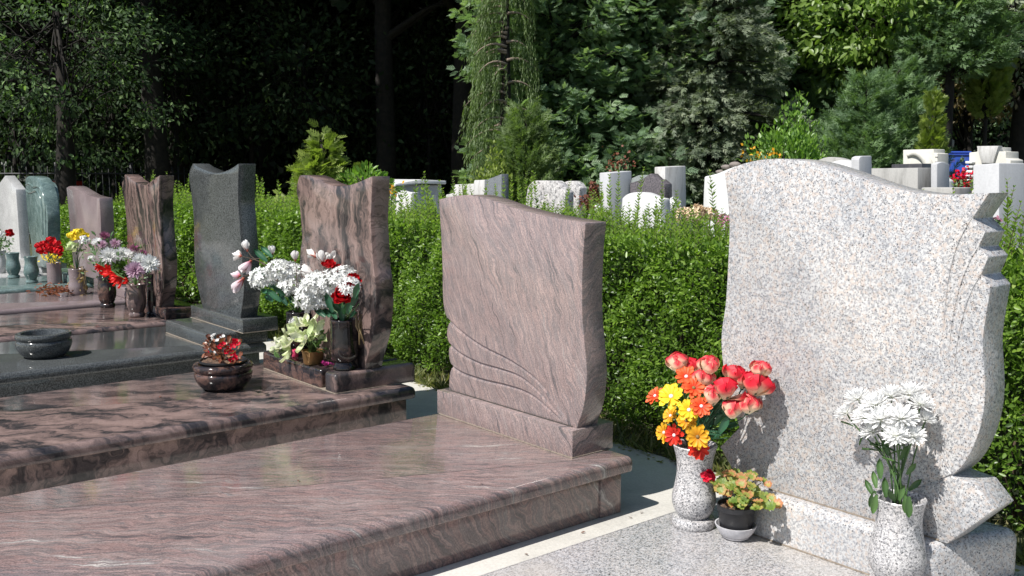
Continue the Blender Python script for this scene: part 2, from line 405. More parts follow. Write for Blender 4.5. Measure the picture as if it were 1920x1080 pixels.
M_soil = soil('potting_soil', [(.3, (.05,.03,.02)), (.55, (.17,.105,.07)), (.75, (.28,.19,.14))], 90)
M_joint_shade = soil('dark_joint_shade', [(.3, (.03,.025,.022)), (.7, (.10,.085,.075))], 60)
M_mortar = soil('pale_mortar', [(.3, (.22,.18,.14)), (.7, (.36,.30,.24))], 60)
def plain(name, c, rough=.4, metal=0.0, var=.15):
    t = NT(name); o = t.obj(); n = t.noise(o, 40, 4, .6)
    cc = t.mix(1.0, c, t.ramp(n.outputs['Fac'], [(.3, (1 - var,)*3), (.7, (1 + var,)*3)]), 'MULTIPLY')
    return t.set(Base__Color=cc, Roughness=rough, Metallic=metal)
M_blackpl = plain('black_plastic', (.018,.018,.02), .4)
M_greypl = plain('pale_grey_plastic', (.52,.51,.53), .35)
M_gold = plain('dull_gold_foil', (.34,.20,.08), .35, .6)
M_blue = plain('blue_plastic', (.035,.085,.42), .45)
M_red = plain('red_paint', (.50,.03,.02), .4)
M_metal = plain('dark_metal', (.03,.03,.032), .5, .4)
M_silver = plain('silver_tin', (.6,.6,.6), .3, .9)
M_bark = soil('dark_bark', [(.35, (.007,.006,.005)), (.6, (.02,.016,.012)), (.75, (.04,.033,.026))], 9)
M_twig = plain('brown_twig', (.07,.045,.03), .8)
M_paletwig = plain('pale_twig', (.22,.17,.13), .8)
M_iron = plain('weathered_grey_metal', (.25,.25,.25), .6, .3)
M_bar = plain('dark_fence_bar', (.05,.05,.05), .6, .2)
M_pink_wax = plain('pink_candle_glass', (.65,.06,.16), .25)
M_pebble = dirty('brown_grey_pebble', (.22,.19,.17), (.10,.09,.08), .6, .9, 20, False)

def leaf(name, stops, trans=.35, rough=.42, tmul=(1.5, 1.7, .7), spec=.5):
    t = NT(name); a = t.n('ShaderNodeAttribute', _attribute_name='tone')
    c = t.ramp(a.outputs['Fac'], stops); t.set(Base__Color=c, Roughness=rough, Specular__IOR__Level=spec)
    tr = t.n('ShaderNodeBsdfTranslucent'); t.put(tr.inputs[0], t.mix(1.0, c, tmul, 'MULTIPLY'))
    mx = t.n('ShaderNodeMixShader'); mx.inputs[0].default_value = trans
    t.t.links.new(t.b.outputs[0], mx.inputs[1]); t.t.links.new(tr.outputs[0], mx.inputs[2]); t.t.links.new(mx.outputs[0], t.out.inputs[0])
    return t.m
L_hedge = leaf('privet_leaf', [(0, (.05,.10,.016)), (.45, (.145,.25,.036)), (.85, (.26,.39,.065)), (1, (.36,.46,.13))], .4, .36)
L_shoot = leaf('young_privet_leaf', [(0, (.11,.19,.035)), (1, (.26,.37,.08))], .45, .42)
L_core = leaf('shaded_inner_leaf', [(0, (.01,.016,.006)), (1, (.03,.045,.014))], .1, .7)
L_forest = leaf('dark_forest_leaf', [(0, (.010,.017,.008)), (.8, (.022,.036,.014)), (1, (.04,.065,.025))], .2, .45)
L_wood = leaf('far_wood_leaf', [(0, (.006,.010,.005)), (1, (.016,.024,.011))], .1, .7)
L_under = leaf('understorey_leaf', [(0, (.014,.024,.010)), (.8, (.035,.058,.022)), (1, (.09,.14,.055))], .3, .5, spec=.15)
L_left = leaf('acacia_leaf', [(0, (.012,.026,.010)), (.6, (.04,.075,.028)), (.85, (.10,.17,.06)), (1, (.20,.30,.12))], .4, .6, spec=.2)
L_cyp = leaf('cypress_frond', [(0, (.07,.115,.062)), (.55, (.17,.26,.145)), (1, (.31,.41,.24))], .38, .55)
L_weep = leaf('weeping_cypress_strand', [(0, (.075,.12,.04)), (1, (.20,.28,.10))], .4, .55)
L_silver = leaf('silver_fir_needle', [(0, (.07,.095,.06)), (.6, (.165,.205,.13)), (1, (.36,.40,.28))], .3, .55)
L_jun = leaf('juniper_needle', [(0, (.065,.12,.06)), (1, (.20,.31,.13))], .32, .55)
L_bright = leaf('bright_broad_leaf', [(0, (.09,.16,.028)), (1, (.25,.36,.08))], .45, .4)
L_vine = leaf('creeper_leaf', [(0, (.08,.17,.03)), (1, (.23,.38,.07))], .42, .4)
L_thuja = leaf('yellow_green_thuja', [(0, (.11,.16,.03)), (1, (.29,.36,.08))], .4, .55)
L_dry = leaf('yellow_brown_leaf', [(0, (.10,.075,.03)), (1, (.30,.24,.11))], .35, .5)
L_grass = leaf('grass_blade', [(0, (.06,.085,.02)), (.7, (.17,.19,.06)), (1, (.32,.28,.13))], .35, .5)
L_stem = leaf('flower_stem_green', [(0, (.045,.10,.03)), (1, (.09,.17,.05))], .15, .45)
L_fake = leaf('artificial_green_leaf', [(0, (.012,.06,.03)), (1, (.04,.13,.065))], .12, .4)
L_dead = leaf('withered_leaf', [(0, (.12,.07,.03)), (1, (.36,.26,.13))], .25, .6)
L_rust = leaf('rust_brown_leaf', [(0, (.10,.03,.018)), (1, (.26,.09,.05))], .25, .55)
L_beg = leaf('bronze_begonia_leaf', [(0, (.09,.03,.02)), (.6, (.26,.09,.05)), (1, (.42,.26,.17))], .25, .35)
L_ger = leaf('geranium_leaf', [(0, (.10,.17,.03)), (.55, (.22,.29,.06)), (.8, (.42,.32,.10)), (1, (.48,.20,.10))], .35, .5)
L_cream = leaf('cream_green_bract', [(0, (.45,.62,.22)), (.5, (.72,.78,.50)), (1, (.85,.86,.72))], .35, .5, (1.1, 1.1, .9))
def petal(name, stops, trans=.3, rough=.5, use='tip', var=.12):
    t = NT(name); a = t.n('ShaderNodeAttribute', _attribute_name=use); c = t.ramp(a.outputs['Fac'], stops)
    b = t.n('ShaderNodeAttribute', _attribute_name='tone')
    c = t.mix(1.0, c, t.ramp(b.outputs['Fac'], [(0, (1 - var,)*3), (1, (1 + var,)*3)]), 'MULTIPLY')
    t.set(Base__Color=c, Roughness=rough, Specular__IOR__Level=.3)
    tr = t.n('ShaderNodeBsdfTranslucent'); t.put(tr.inputs[0], c); mx = t.n('ShaderNodeMixShader'); mx.inputs[0].default_value = trans
    t.t.links.new(t.b.outputs[0], mx.inputs[1]); t.t.links.new(tr.outputs[0], mx.inputs[2]); t.t.links.new(mx.outputs[0], t.out.inputs[0])
    return t.m
P_rose = petal('peach_red_rose_petal', [(0, (.95,.86,.62)), (.50, (.92,.66,.45)), (.70, (.86,.26,.20)), (.84, (.76,.04,.06)), (1, (.70,.012,.035))])
P_rosep = petal('peach_rose_petal', [(0, (.95,.88,.66)), (.62, (.94,.76,.54)), (.82, (.91,.46,.33)), (.92, (.82,.12,.12)), (1, (.74,.03,.06))])
P_orange = petal('orange_daisy_petal', [(0, (.70,.03,.015)), (.5, (.80,.10,.025)), (1, (.86,.19,.07))])
P_scarlet = petal('scarlet_daisy_petal', [(0, (.5,.01,.01)), (1, (.78,.055,.025))])
P_yellow = petal('yellow_daisy_petal', [(0, (.80,.42,.02)), (.5, (.88,.66,.03)), (1, (.90,.74,.06))])
P_gold = petal('amber_daisy_petal', [(0, (.6,.22,.01)), (1, (.86,.50,.03))])
P_white = petal('white_petal', [(0, (.80,.83,.66)), (.25, (.92,.92,.90)), (1, (.94,.94,.93))], .35, var=.04)
P_whiteh = petal('white_floret_petal', [(0, (.80,.82,.76)), (1, (.88,.88,.88))], .25, var=.05)
P_red = petal('red_petal', [(0, (.25,.003,.006)), (1, (.62,.008,.015))], .2)
P_lilac = petal('lilac_petal', [(0, (.45,.20,.32)), (1, (.74,.58,.68))], .25)
P_purple = petal('purple_petal', [(0, (.20,.04,.10)), (1, (.42,.17,.28))], .25)
P_pinkw = petal('pink_white_magnolia_petal', [(0, (.62,.12,.22)), (.4, (.84,.58,.64)), (1, (.88,.82,.83))], .3)
P_magw = petal('white_magnolia_petal', [(0, (.60,.20,.12)), (.25, (.85,.80,.76)), (1, (.88,.87,.85))], .3)
P_peach = petal('dried_peach_floret', [(0, (.60,.42,.25)), (1, (.80,.66,.48))], .25, var=.3)
P_dpink = petal('dusty_pink_floret', [(0, (.42,.14,.22)), (1, (.66,.36,.44))], .25, var=.3)
P_ger = petal('geranium_red_petal', [(0, (.5,.0,.02)), (1, (.78,.01,.045))], .25)
P_cal = petal('brown_red_calyx', [(0, (.22,.05,.03)), (1, (.35,.08,.05))], .1)
P_cent = petal('white_flower_centre', [(0, (.75,.75,.72)), (1, (.8,.8,.76))], .1)
P_ycent = petal('yellow_flower_centre', [(0, (.55,.45,.08)), (1, (.7,.6,.15))], .1)
P_bcent = petal('brown_flower_centre', [(0, (.14,.09,.03)), (1, (.3,.2,.08))], .1)
# ------------------------------------------------------------------ ground, paving
def sheet(name, lo, hi, z, mat, nx=1, ny=1):
    xs = np.linspace(lo[0], hi[0], nx + 1); ys = np.linspace(lo[1], hi[1], ny + 1)
    X, Y = np.meshgrid(xs, ys, indexing='ij'); V = np.stack([X, Y, np.full_like(X, z)], -1).reshape(-1, 3)
    i = np.arange(nx)[:, None] * (ny + 1); j = np.arange(ny)[None]
    F = np.stack([i + j, i + j + ny + 1, i + j + ny + 2, i + j + 1], -1).reshape(-1, 4)
    return setp(npobj(name, V, [F], mat), kind='structure')
sheet('ground', (-120, -120), (160, 160), 0, M_ground)
sheet('concrete_path', (-6, -3), (3.76, 17), 0.004, M_pave)

# ------------------------------------------------------------------ graves
def groove_cut(o, paths, parent):
    """carve shallow channels into a stone: paths = [(world points, radii)]"""
    org = origin(parent); a = Acc()
    for pts, rad in paths:
        V, F, c = tube_arrays([p - org for p in pts], rad, 8); a.add(V, [F] + c)
    cut = a.build('cutter', None, None); cut.parent = parent
    md = o.modifiers.new('carve', 'BOOLEAN'); md.operation = 'DIFFERENCE'; md.object = cut; md.solver = 'EXACT'; md.use_self = True
    bpy.context.view_layer.update(); dg = bpy.context.evaluated_depsgraph_get()
    me = bpy.data.meshes.new_from_object(o.evaluated_get(dg)); o.modifiers.clear(); old = o.data; me.name = old.name
    mats = [m for m in old.materials]
    me.materials.clear(); [me.materials.append(m) for m in mats]
    if len(me.polygons) > 10:
        me.polygons.foreach_set('material_index', np.zeros(len(me.polygons), dtype=np.int32))
        o.data = me; o.data.set_sharp_from_angle(angle=math.radians(35))
    bpy.data.objects.remove(cut)

def grave(label, x0, x1, y0, y1, z, mslab, mbase, over=.045, thick=.068, bull=.03):
    g = thing('grave', label, 'grave', ((x0 + x1) / 2, (y0 + y1) / 2, 0), 'granite graves in the front row')
    bmobj('ledger_slab', box_bm((x0, y0, z - thick), (x1, y1, z), top=bull), mslab, g)
    bb = box_bm((x0 + over, y0 + over, 0.004), (x1 - over - .0, y1 - over, z - thick - .001), bev=.003)
    bmobj('base', bb, mbase, g)
    return g
def stone(g, name, segs, x, thick, mat, bev=.005, n=4, bottom=None):
    lp = [onX(p.x, p.y, x) for p in outline(segs, n)]
    for p in lp:
        if bottom and p.z < bottom + .022: p.z = bottom - .003
    return bmobj(name, extrude(lp, Vector((thick, 0, 0)), bev, 2), mat, g)

# --- light speckled grave (front right)
zL = .26
gL = grave('pale speckled granite grave with a wide headstone notched at its top right corner', .2, 3.06, 1.12, 2.30, zL, M_light_slab, M_light, bull=.022)
pl = onZ(1441, 1012.5, zL).x
ztL = onX(1600, 965, pl + .055).z
b = bmesh.new(); f_ = b.faces.new([b.verts.new(p) for p in ((pl, 1.335, zL + .001), (pl + .35, 1.215, zL + .001), (pl + .35, 2.12, zL + .001), (pl, 2.12, zL + .001))])
r_ = bmesh.ops.extrude_face_region(b, geom=[f_]); bmesh.ops.translate(b, vec=(0, 0, ztL - zL - .001), verts=[g_ for g_ in r_['geom'] if isinstance(g_, bmesh.types.BMVert)])
bmesh.ops.recalc_face_normals(b, faces=b.faces)
bmesh.ops.bevel(b, geom=[e_ for e_ in b.edges if abs(e_.verts[0].co.z - e_.verts[1].co.z) > .05], offset=.05, segments=5, affect='EDGES', profile=.5)
bmesh.ops.bevel(b, geom=[e_ for e_ in b.edges if all(abs(v_.co.z - ztL) < 1e-5 for v_ in e_.verts)], offset=.036, segments=5, affect='EDGES', profile=.5)
bmobj('plinth', b, M_light, gL)
XL = pl + .055
zt = onX(1600, 965, XL).z
sL = [[(1378, 899), (1373, 880)], [(1373, 880), (1350, 838)], [(1350, 838), (1386, 802)], [(1386, 802), (1370, 750), (1359, 705), (1353, 660), (1353, 620), (1361, 560), (1367, 440), (1366, 395), (1362, 355), (1358, 325)],
      [(1358, 325), (1377, 313), (1402, 304.4), (1430, 299.3), (1461, 297.6), (1493, 299.6), (1525, 305.2), (1562, 316), (1603, 330), (1641, 343.6), (1682, 355), (1729, 362.6), (1776, 365.2), (1824, 363), (1855, 361.6)],
      [(1855, 361.6), (1823, 410)], [(1823, 410), (1847, 435.6)], [(1847, 435.6), (1834.6, 464)], [(1834.6, 464), (1853.5, 482)], [(1853.5, 482), (1839, 516)], [(1839, 516), (1858, 538)],
      [(1858, 538), (1846, 610), (1843, 645), (1845, 685), (1847, 730), (1844, 772), (1834, 815), (1818, 852), (1802, 876), (1783.5, 893)],
      [(1783.5, 893), (1831, 911)], [(1831, 911), (1865, 956)], [(1865, 956), (1776, 1018)]]
hs = stone(gL, 'headstone', sL, XL, .125, M_light, .0035, 4, ztL)
lowz = min(v.co.z for v in hs.data.vertices)
def gpath(pxs, x, r0, n=6):
    c = crom([(a, b_) for a, b_ in pxs], n); k = len(c)
    return [onX(p.x, p.y, x) for p in c], [r0 * (0.25 + .75 * math.sin(math.pi * (i + .5) / k) ** .5) for i in range(k)]
paths = []
for s in ([(1826, 405), (1806, 440), (1790, 482), (1778, 540), (1770, 620)], [(1838, 458), (1816, 500), (1800, 545), (1788, 600), (1780, 660)], [(1843, 510), (1822, 550), (1806, 600), (1796, 650), (1790, 700)]):
    paths.append(gpath(s, XL, .0042))
for s in ([(1786, 890), (1766, 899), (1744, 906), (1722, 915)], [(1783, 888), (1771, 872), (1764, 850), (1762, 820)], [(1784, 888), (1775, 866), (1772, 842), (1773, 815)]):
    paths.append(gpath(s, XL, .005))
groove_cut(hs, paths, gL)

# --- pink wavy grave with carved lines
zP = .26
gP = grave('pink and grey wavy granite grave whose headstone has three carved sweeping lines', .2, 3.03, 2.86, 4.05, zP, M_pink_slab, M_pink_slab)
XP = 2.79
bmobj('plinth', box_bm((XP, 3.006, zP + .001), (3.04, 4.033, .384), bev=.004), M_pink, gP)
bmobj('base_panel', box_bm((2.86, 2.86 + .045 - .006, .004), (2.985, 2.86 + .07, zP - .07), bev=.002), M_pink_slab, gP)
sP = [[(1077, 799), (1082, 797), (1091, 775), (1097, 744), (1100, 698), (1096, 646), (1091.5, 589), (1091.5, 521), (1094, 464), (1098, 417.5)],
      [(1098, 417.5), (1070, 413), (1029, 406), (987, 396.5), (951, 386.5), (915, 373.7), (884, 366), (856, 366.8), (822, 373.7)],
      [(822, 373.7), (826, 433), (829, 496), (830, 557), (834, 586), (842, 604)], [(842, 604), (838, 618), (838, 632), (843, 648)], [(843, 648), (841, 658), (842, 672), (847, 688)], [(847, 688), (843, 702), (841, 728.5)]]
hs = stone(gP, 'headstone', sP, XP + .042, .125, M_pink, .005, 4, .384)
s_ = .5185
def c4(a): return [(780 + x * s_, 340 + y * s_) for x, y in a]
paths = []
for s in ([(112, 500), (150, 535), (195, 570), (250, 605), (330, 645), (400, 690), (450, 735), (500, 800), (545, 868)],
          [(112, 585), (140, 610), (170, 631), (230, 660), (300, 680), (370, 705), (430, 750), (490, 815), (530, 862)],
          [(118, 660), (145, 682), (180, 700), (250, 722), (320, 738), (390, 760), (440, 790), (490, 835), (520, 862)]):
    c = crom(c4(s), 5); k = len(c)
    paths.append(([onX(p.x, p.y, XP + .042) for p in c], [.0115 * (1 - .4 * (i / k)) for i in range(k)]))
groove_cut(hs, paths, gP)

# --- black and pink grave (third)
zB = .28
gB = grave('black and pink marbled granite grave with a saddle topped headstone and a recessed plinth', .25, 3.01, 4.55, 5.78, zB, M_brown_slab, M_brown, bull=.032)
XB = 2.553
yR = 4.675; ztB = onX(634, 704, XB).z
xe = onZ(752, 706, zB).x
bmobj('plinth', box_bm((XB, 4.845, zB + .001), (xe, 5.6, ztB), top=.02), M_brown_dark, gB)
bmobj('plinth_step', box_bm((XB, yR, zB + .001), (xe, 4.80, ztB), top=.022), M_brown_slab, gB)
bmobj('plinth_core', box_bm((XB + .13, 4.79, zB + .001), (xe - .01, 4.86, ztB - .004), bev=.002), M_brown_dark, gB)
sB = [[(684, 690), (686, 680), (691, 662), (700, 627), (703.5, 591), (705, 564), (703.5, 529), (700, 502), (697, 458), (694.7, 413), (695.5, 391), (697.8, 330)],
      [(697.8, 330), (669, 342.3), (655, 346.8), (640, 348.8), (624, 347.8), (607, 342), (590, 333), (576, 328.5), (562, 328.5)],
      [(562, 328.5), (558, 340), (555.5, 358), (559, 374), (562, 391), (565, 430), (566, 449), (562, 480), (563, 529), (566, 569), (571, 613), (578, 652), (581, 670)]]
XBs = XB + .20
sB[0][0] = (683, 696); sB[2][-1] = (583, 690)
hs = stone(gB, 'headstone', sB, XBs, .115, M_brown, .005, 4, ztB)

# --- dark grey grave (fourth)
zD = .30
gD = grave('dark grey granite grave with a tall waisted headstone on a stepped plinth', .2, 2.93, 6.33, 7.55, zD, M_dark, M_dark, bull=.034)
XD = onZ(310, 623.7, zD).x
yD1 = onX(309, 604, XD).y; yDr = 6.37
z1 = onX(309, 603, XD).z + .012
bmobj('plinth_step', box_bm((XD, yDr, zD + .001), (XD + .44, yD1, z1), top=.02), M_dark, gD)
XD2 = onZ(455.7, 625.6, z1).x
y2a = onX(358.5, 597.8, XD2).y; y2b = onX(455.7, 625.6, XD2).y; z2 = onX(455.7, 600, XD2).z
bmobj('plinth', box_bm((XD2, y2b, z1 + .001), (XD2 + .26, y2a, z2), bev=.004), M_dark, gD)
sD = [[(450, 597), (453, 580), (455.5, 560), (457, 545), (456, 525), (454, 490), (451, 448), (448.4, 412), (446, 377), (446, 345), (447.5, 306.5)],
      [(447.5, 306.5), (434, 315.5), (419, 322), (404.5, 324), (390, 321), (372, 313.3), (361.5, 306.5)],
      [(361.5, 306.5), (356.5, 317)], [(356.5, 317), (354, 332), (358, 358), (362, 398), (363.6, 433), (364, 472), (366, 507), (372, 543), (380, 577)]]
hs = stone(gD, 'headstone', sD, XD2 + .02, .125, M_dark, .004, 4, z2)

# --- striped black and pink grave with a V shaped top (fifth)
zV = .30
yV = onZ(300, 620, zV - .07).y
yV0 = yV; gV = grave('black and pink striped granite grave with a V notched headstone', .2, 2.98, yV0, yV0 + 1.25, zV, M_brown_slab, M_brown, bull=.034)
cornV = onZ(300, 596, zV)
XV = cornV.x
bmobj('plinth', box_bm((XV, yV0 + .09, zV + .001), (XV + .3, yV0 + 1.12, onX(299, 577, XV).z), bev=.006), M_brown_dark, gV)
sV = [[(299, 577), (302, 555), (305, 525), (305.5, 490), (303, 460), (300, 424), (298, 389), (298, 359), (299, 328.7)], [(299, 328.7), (289, 335), (280, 342), (272.6, 347.4)],
      [(272.6, 347.4), (259, 344), (247, 337.5), (240, 331), (234, 327)], [(234, 327), (231, 337), (229, 347), (232.6, 377), (236, 404), (238, 433), (238, 484), (240, 522), (244, 560)]]
hs = stone(gV, 'headstone', sV, XV + .02, .12, M_brown_stripe, .005, 4, onX(299, 577, XV).z)
bmR = extrude([onX(p.x, p.y, XV + .02 - .012) for p in outline([[(298, 575), (304, 525), (301, 440), (298, 389), (298.4, 331)], [(298.4, 331), (280, 344), (273.5, 349)], [(273.5, 349), (281, 400), (289, 450), (294, 520), (292, 574)]])], Vector((.02, 0, 0)), .004, 2)
bmobj('raised_panel', bmR, M_brown_stripe, gV)

# --- mauve grave (sixth)
zM = .31
yM = onZ(123, 586, zM - .07).y
gM = grave('plain mauve granite grave with a headstone sloping down to the right', .2, 2.95, yM, yM + 1.25, zM, M_mauve, M_mauve, bull=.034)
XM = onZ(200, 545, zM).x - .05
bmobj('plinth', box_bm((XM, yM + .1, zM + .001), (XM + .28, yM + 1.1, zM + .1), bev=.005), M_mauve, gM)
sM = [[(180, 545), (184, 520), (188, 480), (189, 437), (188, 402), (186, 371)], [(186, 371), (178, 369.5), (164, 365.5), (150.5, 357.5), (139, 350.6), (131, 348.8), (124.5, 352)], [(124.5, 352), (127, 380), (129.6, 409), (132, 440), (136.6, 486), (141, 535)]]
stone(gM, 'headstone', sM, XM + .02, .13, M_mauve, .005, 4, zM + .1)

# --- green marble grave (seventh)
zG = .31
yG = onZ(60, 552, zG - .07).y
gG = grave('sea green marble grave with a carved wave running round the top of its headstone', .4, 3.05, yG, yG + 1.2, zG, M_green, M_green, bull=.034)
XG = onZ(92, 520, zG).x
bmobj('plinth', box_bm((XG, yG + .06, zG + .001), (XG + .26, yG + 1.0, zG + .09), bev=.005), M_green, gG)
sG = [[(86, 523), (89, 490), (89, 449), (89, 414), (87, 390), (84, 370), (80, 355), (77, 345), (72, 337)], [(72, 337), (68, 332.5), (58, 330), (51, 331), (47.5, 335)], [(47.5, 335), (48, 361), (51, 398), (54, 430), (59, 460), (62, 500)]]
hsG = stone(gG, 'headstone', sG, XG + .02, .14, M_green, .012, 4, zG + .09)
stone(gG, 'carved_back_lobe', [[(92, 520), (97, 450), (96, 400), (94, 365), (89, 346), (81, 339.5), (70, 338)], [(70, 338), (68, 345), (60, 480)]], XG + .17, .10, M_green, .012)
for k, s in enumerate(([(48.5, 347), (53, 344), (58, 346.5), (63, 350), (70, 349), (77, 354), (82, 366), (85, 385), (86, 420), (86, 470)], [(48.5, 357), (55, 361), (61, 359), (67, 357), (72, 361), (77, 375), (80, 400), (81, 440)])):
    a = Acc(); pts = [onX(p.x, p.y, XG + .02) for p in crom(s, 5)]
    a.tube(pts, [.016 * (.5 + .5 * math.sin(math.pi * (i + 1) / (len(pts) + 1))) for i in range(len(pts))], 8)
    a.build('carved_wave', M_green, gG, smooth=True)

# --- pale grey granite grave (eighth, at the picture's left edge)
zS = .31
yS = yG + 1.42
gS = grave('pale grey granite grave with a gabled headstone at the far end of the row', .6, 3.1, yS, yS + 1.2, zS, M_grey, M_grey, bull=.034)
XS = XG + .05
bmobj('plinth', box_bm((XS, yS + .05, zS + .001), (XS + .28, yS + 1.15, zS + .1), bev=.005), M_grey, gS)
sS = [[(42, 505), (38, 480), (36, 449), (33, 402), (29.5, 355)], [(29.5, 355), (9.5, 329.3)], [(9.5, 329.3), (0, 342)], [(0, 342), (-12, 355)], [(-12, 355), (-8, 450), (-4, 508)]]
stone(gS, 'headstone', sS, XS + .03, .12, M_grey, .006)

def joint(g, lo, hi, z):
    bmobj('mortar_joint', box_bm((lo[0] - .004, lo[1] - .004, z + .0005), (hi[0] - .02, hi[1] - .02, z + .0045), bev=0), M_mortar, g, None)
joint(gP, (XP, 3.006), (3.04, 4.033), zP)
bmobj('stone_joint_shade', box_bm((XP + .039, 3.05, .3835), (XP + .15, 4.02, .3885), bev=0), M_joint_shade, gP, None)  # dark strip along the joint, painting the shadow line under the headstone
joint(gL, (pl, 1.345), (pl + .34, 2.12), zL)
joint(gL, (XL, 1.34), (XL + .13, 1.96), ztL)
joint(gB, (XB, yR), (xe, 5.6), zB)
joint(gD, (XD, yDr), (XD + .44, yD1), zD)
joint(gD, (XD2, y2b), (XD2 + .26, y2a), z1)
# ------------------------------------------------------------------ vases, bowls and pots
def px_prof(c, rows):
    """rows: (half width px, height px above the base) -> metres at the distance of c"""
    k = mpp(c); return [(a * k, h_ * k * 1.02) for a, h_ in rows]
def vase(label, c, rows, mat, cat='vase', name='stone_vase', group=None, wall=.72, n=4, foot=None):
    t = thing(name, label, cat, c, group)
    pr = px_prof(c, rows)
    outer = sprof(pr, n)
    rt, zt_ = outer[-1]; rin = rt * .84
    inner = [(rt * .97, zt_ + rt * .04), (rt * .9, zt_ + rt * .02), (rin, zt_ - rt * .08)] + [(min(r * .8, rin), z_) for r, z_ in reversed(outer) if z_ > outer[-1][1] * .45 and z_ < zt_ - rt * .1]
    inner.append((0.0005, inner[-1][1]))
    prof = [(0.0005, outer[0][1])] + outer + inner
    lathe_obj('body', prof, c, mat, t)
    if foot:
        fp = px_prof(c, foot)
        lathe_obj('foot', [(0.0005, fp[0][1])] + fp + [(0.0005, fp[-1][1])], c, mat, t)
    t_top = Vector(c) + Vector((0, 0, zt_)); 
    return t, t_top, rin

cV1 = onZ(1300, 984, zL)
v1, v1t, v1r = vase('speckled granite vase of red roses and yellow daisies', cV1, [(27, 17), (29, 20), (36, 30), (40.5, 46), (40, 60), (35.5, 82), (33, 102), (34, 124), (38.5, 143), (41, 151)], M_vase,
     group='speckled stone vases', foot=[(38, 0), (40.5, 3), (40.5, 13), (38, 17), (27, 18)])
cV2 = onZ(1679, 1106, zL)
v2, v2t, v2r = vase('speckled granite vase of white chrysanthemums', cV2, [(32, 20), (35, 24), (45, 38), (51, 58), (50, 78), (44, 110), (41, 132), (42, 152), (45, 168), (47, 175)], M_vase,
     group='speckled stone vases', foot=[(46, 0), (49, 4), (49, 15), (46, 20), (32, 21)])
# potted geranium
cP = onZ(1379, 1008, zL)
sau = thing('plant_saucer', 'pale grey plastic saucer under the black geranium pot', 'saucer', cP)
pr = px_prof(cP, [(20, 0), (25, 3), (34, 16), (38.5, 25), (39, 27), (36.5, 27), (31, 14), (22, 6), (.2, 5)])
lathe_obj('dish', [(0.0005, 0)] + pr[:-1] + [(.0005, pr[-1][1])], cP, M_greypl, sau)
k = mpp(cP); cPp = cP + Vector((0, 0, 7 * k))
pot = thing('plant_pot', 'small black plastic pot holding the geranium', 'pot', cPp)
lathe_obj('body', [(.0005, 0)] + px_prof(cP, [(28, 0), (31, 25), (34, 47), (35.5, 48), (35.8, 57), (34, 57.5), (33, 50)]) + [(.0005, 48 * k)], cPp, M_blackpl, pot)
# soil: a lumpy disc
def soil_disc(c, r, h_, parent, name='soil', mat=M_soil, lump=.12):
    V = [(0, 0, h_)]; F3 = []
    rings, seg = 8, 28
    for i in range(1, rings + 1):
        for j in range(seg):
            a_ = j / seg * 6.283; rr = r * i / rings
            V.append((rr * math.cos(a_), rr * math.sin(a_), h_ * (1 - (i / rings) ** 2) + (rnd.uniform(-1, 1) * lump * r if i < rings else -.02 * r)))
    V = np.array(V) + np.array(c); F4 = []
    for j in range(seg): F3.append((0, 1 + j, 1 + (j + 1) % seg))
    for i in range(rings - 1):
        for j in range(seg):
            p = 1 + i * seg; F4.append((p + j, p + seg + j, p + seg + (j + 1) % seg, p + (j + 1) % seg))
    return npobj(name, V, [np.array(F3), np.array(F4)], mat, parent)
soil_disc(cPp + Vector((0, 0, 49 * k)), 33.2 * k, .004, pot)
potTop = cPp + Vector((0, 0, 50 * k))

# bowls
cBo = onZ(84, 668, zD)
bo = thing('stone_bowl', 'empty dark grey stone bowl with a grooved rim', 'bowl', cBo)
lathe_obj('body', [(.0005, 0)] + px_prof(cBo, [(31, 0), (34, 1), (42, 8), (47, 18), (48.5, 25), (48, 30), (46.8, 31.5), (45.3, 32.5), (46, 34), (48.5, 36), (49, 40), (47.5, 44), (43, 45.5), (38.5, 44), (37, 40), (36, 28), (30, 18)]) + [(.0005, .03)], cBo, M_dark, bo, 64)
cBr = onZ(420, 728, zB)
br = thing('stone_bowl', 'brown marbled stone bowl planted with a red begonia', 'bowl', cBr)
lathe_obj('body', [(.0005, 0)] + px_prof(cBr, [(32, 0), (36, 1), (45, 9), (51, 19), (53, 27), (52.5, 31), (51, 32.5), (49.5, 33.5), (50.5, 35), (54, 38), (55, 43), (53, 47.5), (48, 49), (44, 47), (42.5, 42)]) + [(.0005, 42 * mpp(cBr))], cBr, M_brown_dark, br, 64)
kb = mpp(cBr); cIn = cBr + Vector((0, 0, 42.6 * kb))
inn = thing('plant_pot', 'black plastic pot set inside the brown stone bowl', 'pot', cIn)
lathe_obj('body', [(.0005, 0)] + px_prof(cBr, [(36, 0), (40, 5), (41.5, 9), (43.5, 9.3), (43.5, 12), (41, 12.5), (39.5, 9.5)]) + [(.0005, 9 * kb)], cIn, M_blackpl, inn, 48)
soil_disc(cIn + Vector((0, 0, 9.3 * kb)), 39.5 * kb, .004, inn)
begTop = cIn + Vector((0, 0, 10 * kb))

